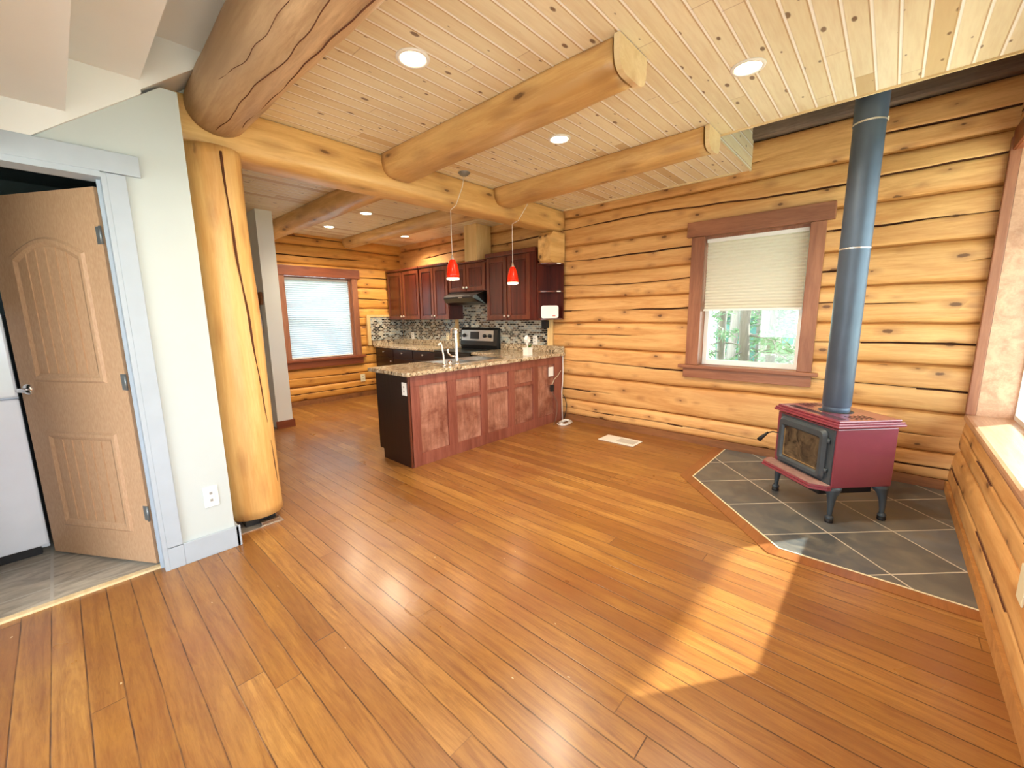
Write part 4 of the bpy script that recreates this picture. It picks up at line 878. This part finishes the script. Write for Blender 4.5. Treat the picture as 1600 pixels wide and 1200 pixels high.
# ------------------------------------------------------------------ lamps
dl = thing('downlight', 'recessed ceiling light between weathered log and first joist', 'downlight', (1.446, 1.991, ZC))
MB().lathe([(.066, -.003), (.070, -.008), (.086, -.006), (.089, 0), (.066, 0)], (0, 0, 0), 36).build('trim_ring', 'white', dl)
MB().lathe([(0, -.005), (.067, -.004)], (0, 0, 0), 36).build('lens', 'lamp', dl)
spots = [(1.446, 1.991), (2.768, .722), (2.803, 2.027), (2.909, 5.177), (2.924, 6.296), (4.138, 6.169)]
labs = ['', 'recessed ceiling light in ceiling nearest the stove pipe opening', 'recessed ceiling light between the two log joists', 'kitchen recessed light nearest the long crossbeam', 'kitchen recessed light nearest the kitchen window', 'kitchen recessed light above the corner wall cabinets']
def spot(x, y, e, z=ZC-.02, col=(1, .83, .60), ang_=150):
    l = bpy.data.lights.new('downlight_glow', 'SPOT'); l.energy = e; l.color = col; l.spot_size = math.radians(ang_); l.spot_blend = .6; l.shadow_soft_size = .06
    o = bpy.data.objects.new('downlight_glow', l); C.objects.link(o); o.location = (x, y, z); return o
ES = [62, 62, 62, 58, 58, 64]
for i, (x, y) in enumerate(spots):
    if i: dup(dl, (x, y, ZC), labs[i])
    spot(x, y, ES[i])
def pendant(x, y, cx, cy, label):
    p = thing('pendant_light', label, 'pendant light', (x, y, 0), 0, 'red pendants over the peninsula')
    MB().lathe([(0, ZC-.03), (.03, ZC-.028), (.052, ZC-.012), (.058, ZC)], (cx-x, cy-y, 0), 28).build('canopy', 'hinge', p)
    zb = 2.50
    MB().tube([(cx-x, cy-y, ZC-.028), (cx-x-.02, cy-y+.01, 2.66), ((cx-x)*.25, (3.235-y)*.9, 2.515), (0, 0, zb-.012), (0, 0, 2.05)], .0032, 6).build('cord', 'white', p)
    MB().lathe([(.0, 2.062), (.008, 2.06), (.012, 2.035), (.024, 2.012), (.024, 2.005)], (0, 0, 0), 20).build('socket', 'nickel', p)
    s_ = MB().lathe([(.022, 2.015), (.036, 1.995), (.049, 1.96), (.059, 1.915), (.065, 1.865), (.065, 1.835), (.062, 1.835), (.062, 1.865), (.056, 1.915), (.046, 1.955), (.02, 2.01)], (0, 0, 0), 32).build('glass_shade', 'redglass', p)
    MB().lathe([(.063, 1.835), (.064, 1.828), (.062, 1.818), (.056, 1.818), (.058, 1.835)], (0, 0, 0), 32).build('shade_rim', 'opal', s_)
    MB().lathe([(0, 1.85), (.018, 1.865), (.026, 1.89), (.018, 1.93), (.012, 1.98)], (0, 0, 0), 16).build('bulb', 'lamp', p)
    l = bpy.data.lights.new('pendant_glow', 'POINT'); l.energy = 3.5; l.color = (1, .75, .5); l.shadow_soft_size = .03
    o = bpy.data.objects.new('pendant_glow', l); C.objects.link(o); o.location = (x, y, 1.80)
pendant(2.775, 3.32, 2.79, 3.12, 'red glass pendant lamp with visible ceiling canopy, left of the two')
pendant(3.69, 3.33, 3.73, 3.11, 'red glass pendant lamp right of the two, in front of tall cabinet')

# ------------------------------------------------------------------ outside
M['grass'] = plain('grass', (132, 146, 108), .9, var=.3, vs=3)
M['bounce'] = plain('pale_bounce', (214, 212, 200), .8, var=.06)
struct(MB().box(-9, 9, -7, -.86, -.2, -.13).box(-9, -2.46, -.86, 8, -.2, -.13).build('bounce_slab', 'bounce'))  # unseen pale slabs, added to bounce neutral sunlight up to the ceiling
tag(MB().box(-30, 40, -30, 40, -.7, -.6).build('lawn', 'grass'), 'bright green grass outside the log wall window', 'lawn', kind='stuff')
struct(MB().box(-2.4, 9.0, -2.45, -.85, 2.56, 2.68).box(4.95, 8.0, -.85, 7.6, 2.58, 2.68).build('eave_sun_block', 'oldwood'))  # unseen eaves; right edge bounds the sun patch, back slab added to block sun
M['bark'] = wood('tree_bark', (120, 112, 108), (160, 150, 146), (60, 50, 46), axis='Z', knots=0, rough=.9)
M['needle'] = plain('spruce_needles', (110, 146, 104), .8, var=.3, vs=5)
def tree(x, y, h, r, seed, label, conifer=True):
    rr = random.Random(seed); t = thing('tree', label, 'tree', (x, y, -.6))
    pts = [(.12*nz(i*.5, seed), .12*nz(i*.5, seed+5), h*i/10) for i in range(11)]
    MB().tube(pts, [r*(1-.75*i/10) for i in range(11)], 10).build('trunk', 'bark', t)
    mb = MB(); nb = MB()
    for i in range(34 if conifer else 16):
        z = rr.uniform(.6 if conifer else 1.2, h*.9); a = rr.uniform(0, 2*PI); L = rr.uniform(.5, 1.2)*(1.2-z/h)
        p = [Vector((math.cos(a)*L*k/5, math.sin(a)*L*k/5, z-.25*L*(k/5)**2+(0 if conifer else L*.8*k/5))) for k in range(6)]
        mb.tube(p, [.018-.0028*k for k in range(6)], 5)
        for k in range(26 if conifer else 10):
            q = p[1].lerp(p[-1], rr.random()); d = Vector((rr.gauss(0, 1), rr.gauss(0, 1), rr.gauss(-.3, .7))).normalized()*rr.uniform(.10, .22); sd2 = d.orthogonal().normalized()*.018
            nb.add([q, q+d*.5+sd2, q+d, q+d*.5-sd2], [(0, 1, 2, 3)])
    mb.build('branches', 'bark', t); nb.build('foliage', 'needle', t); return t
TR = []
for i, (x, y, h, r, co_, lb) in enumerate([(9.3, 2.55, 6, .09, True, 'leftmost tree trunk seen through the small log wall window'), (9.0, 2.05, 6, .12, True, 'second tree from left through the small log wall window'), (11.5, 2.2, 7, .14, False, 'bare trunk further back between the nearer trees outside'), (9.1, 1.62, 5, .10, True, 'central spruce outside the small log wall window'), (10.2, 1.35, 6, .10, False, 'leaning thin tree at right outside the small window'), (8.9, 1.12, 4, .07, True, 'rightmost young spruce outside the small log wall window')]): TR.append(tree(x, y, h, r, i+3, lb, co_))
TR[3]['label'] = 'central spruce outside the small log wall window'
for i in range(11): dup(TR[i % 4], (12.5+.9*(i % 3)+.3*i % 1.1, 1.15+.36*i, -.6), 'pale spruce far back in the woods beyond the small window', 'spruces far back in the woods', rz=i*1.3)
hs = thing('shed', 'pale teal shed among trees outside the window', 'shed', (16, 3.2, -.6))
MB().box(-1, 1, -1.1, 1.1, 0, 1.9).build('walls', plain('teal_siding', (120, 176, 176), .7), hs)
MB().prism([(-1.3, 1.9), (1.3, 1.9), (0, 2.7)], -1.2, 1.2, 'x').build('roof', plain('shed_roof', (150, 150, 150), .8), hs)
# leafy backdrop: far row of spruces
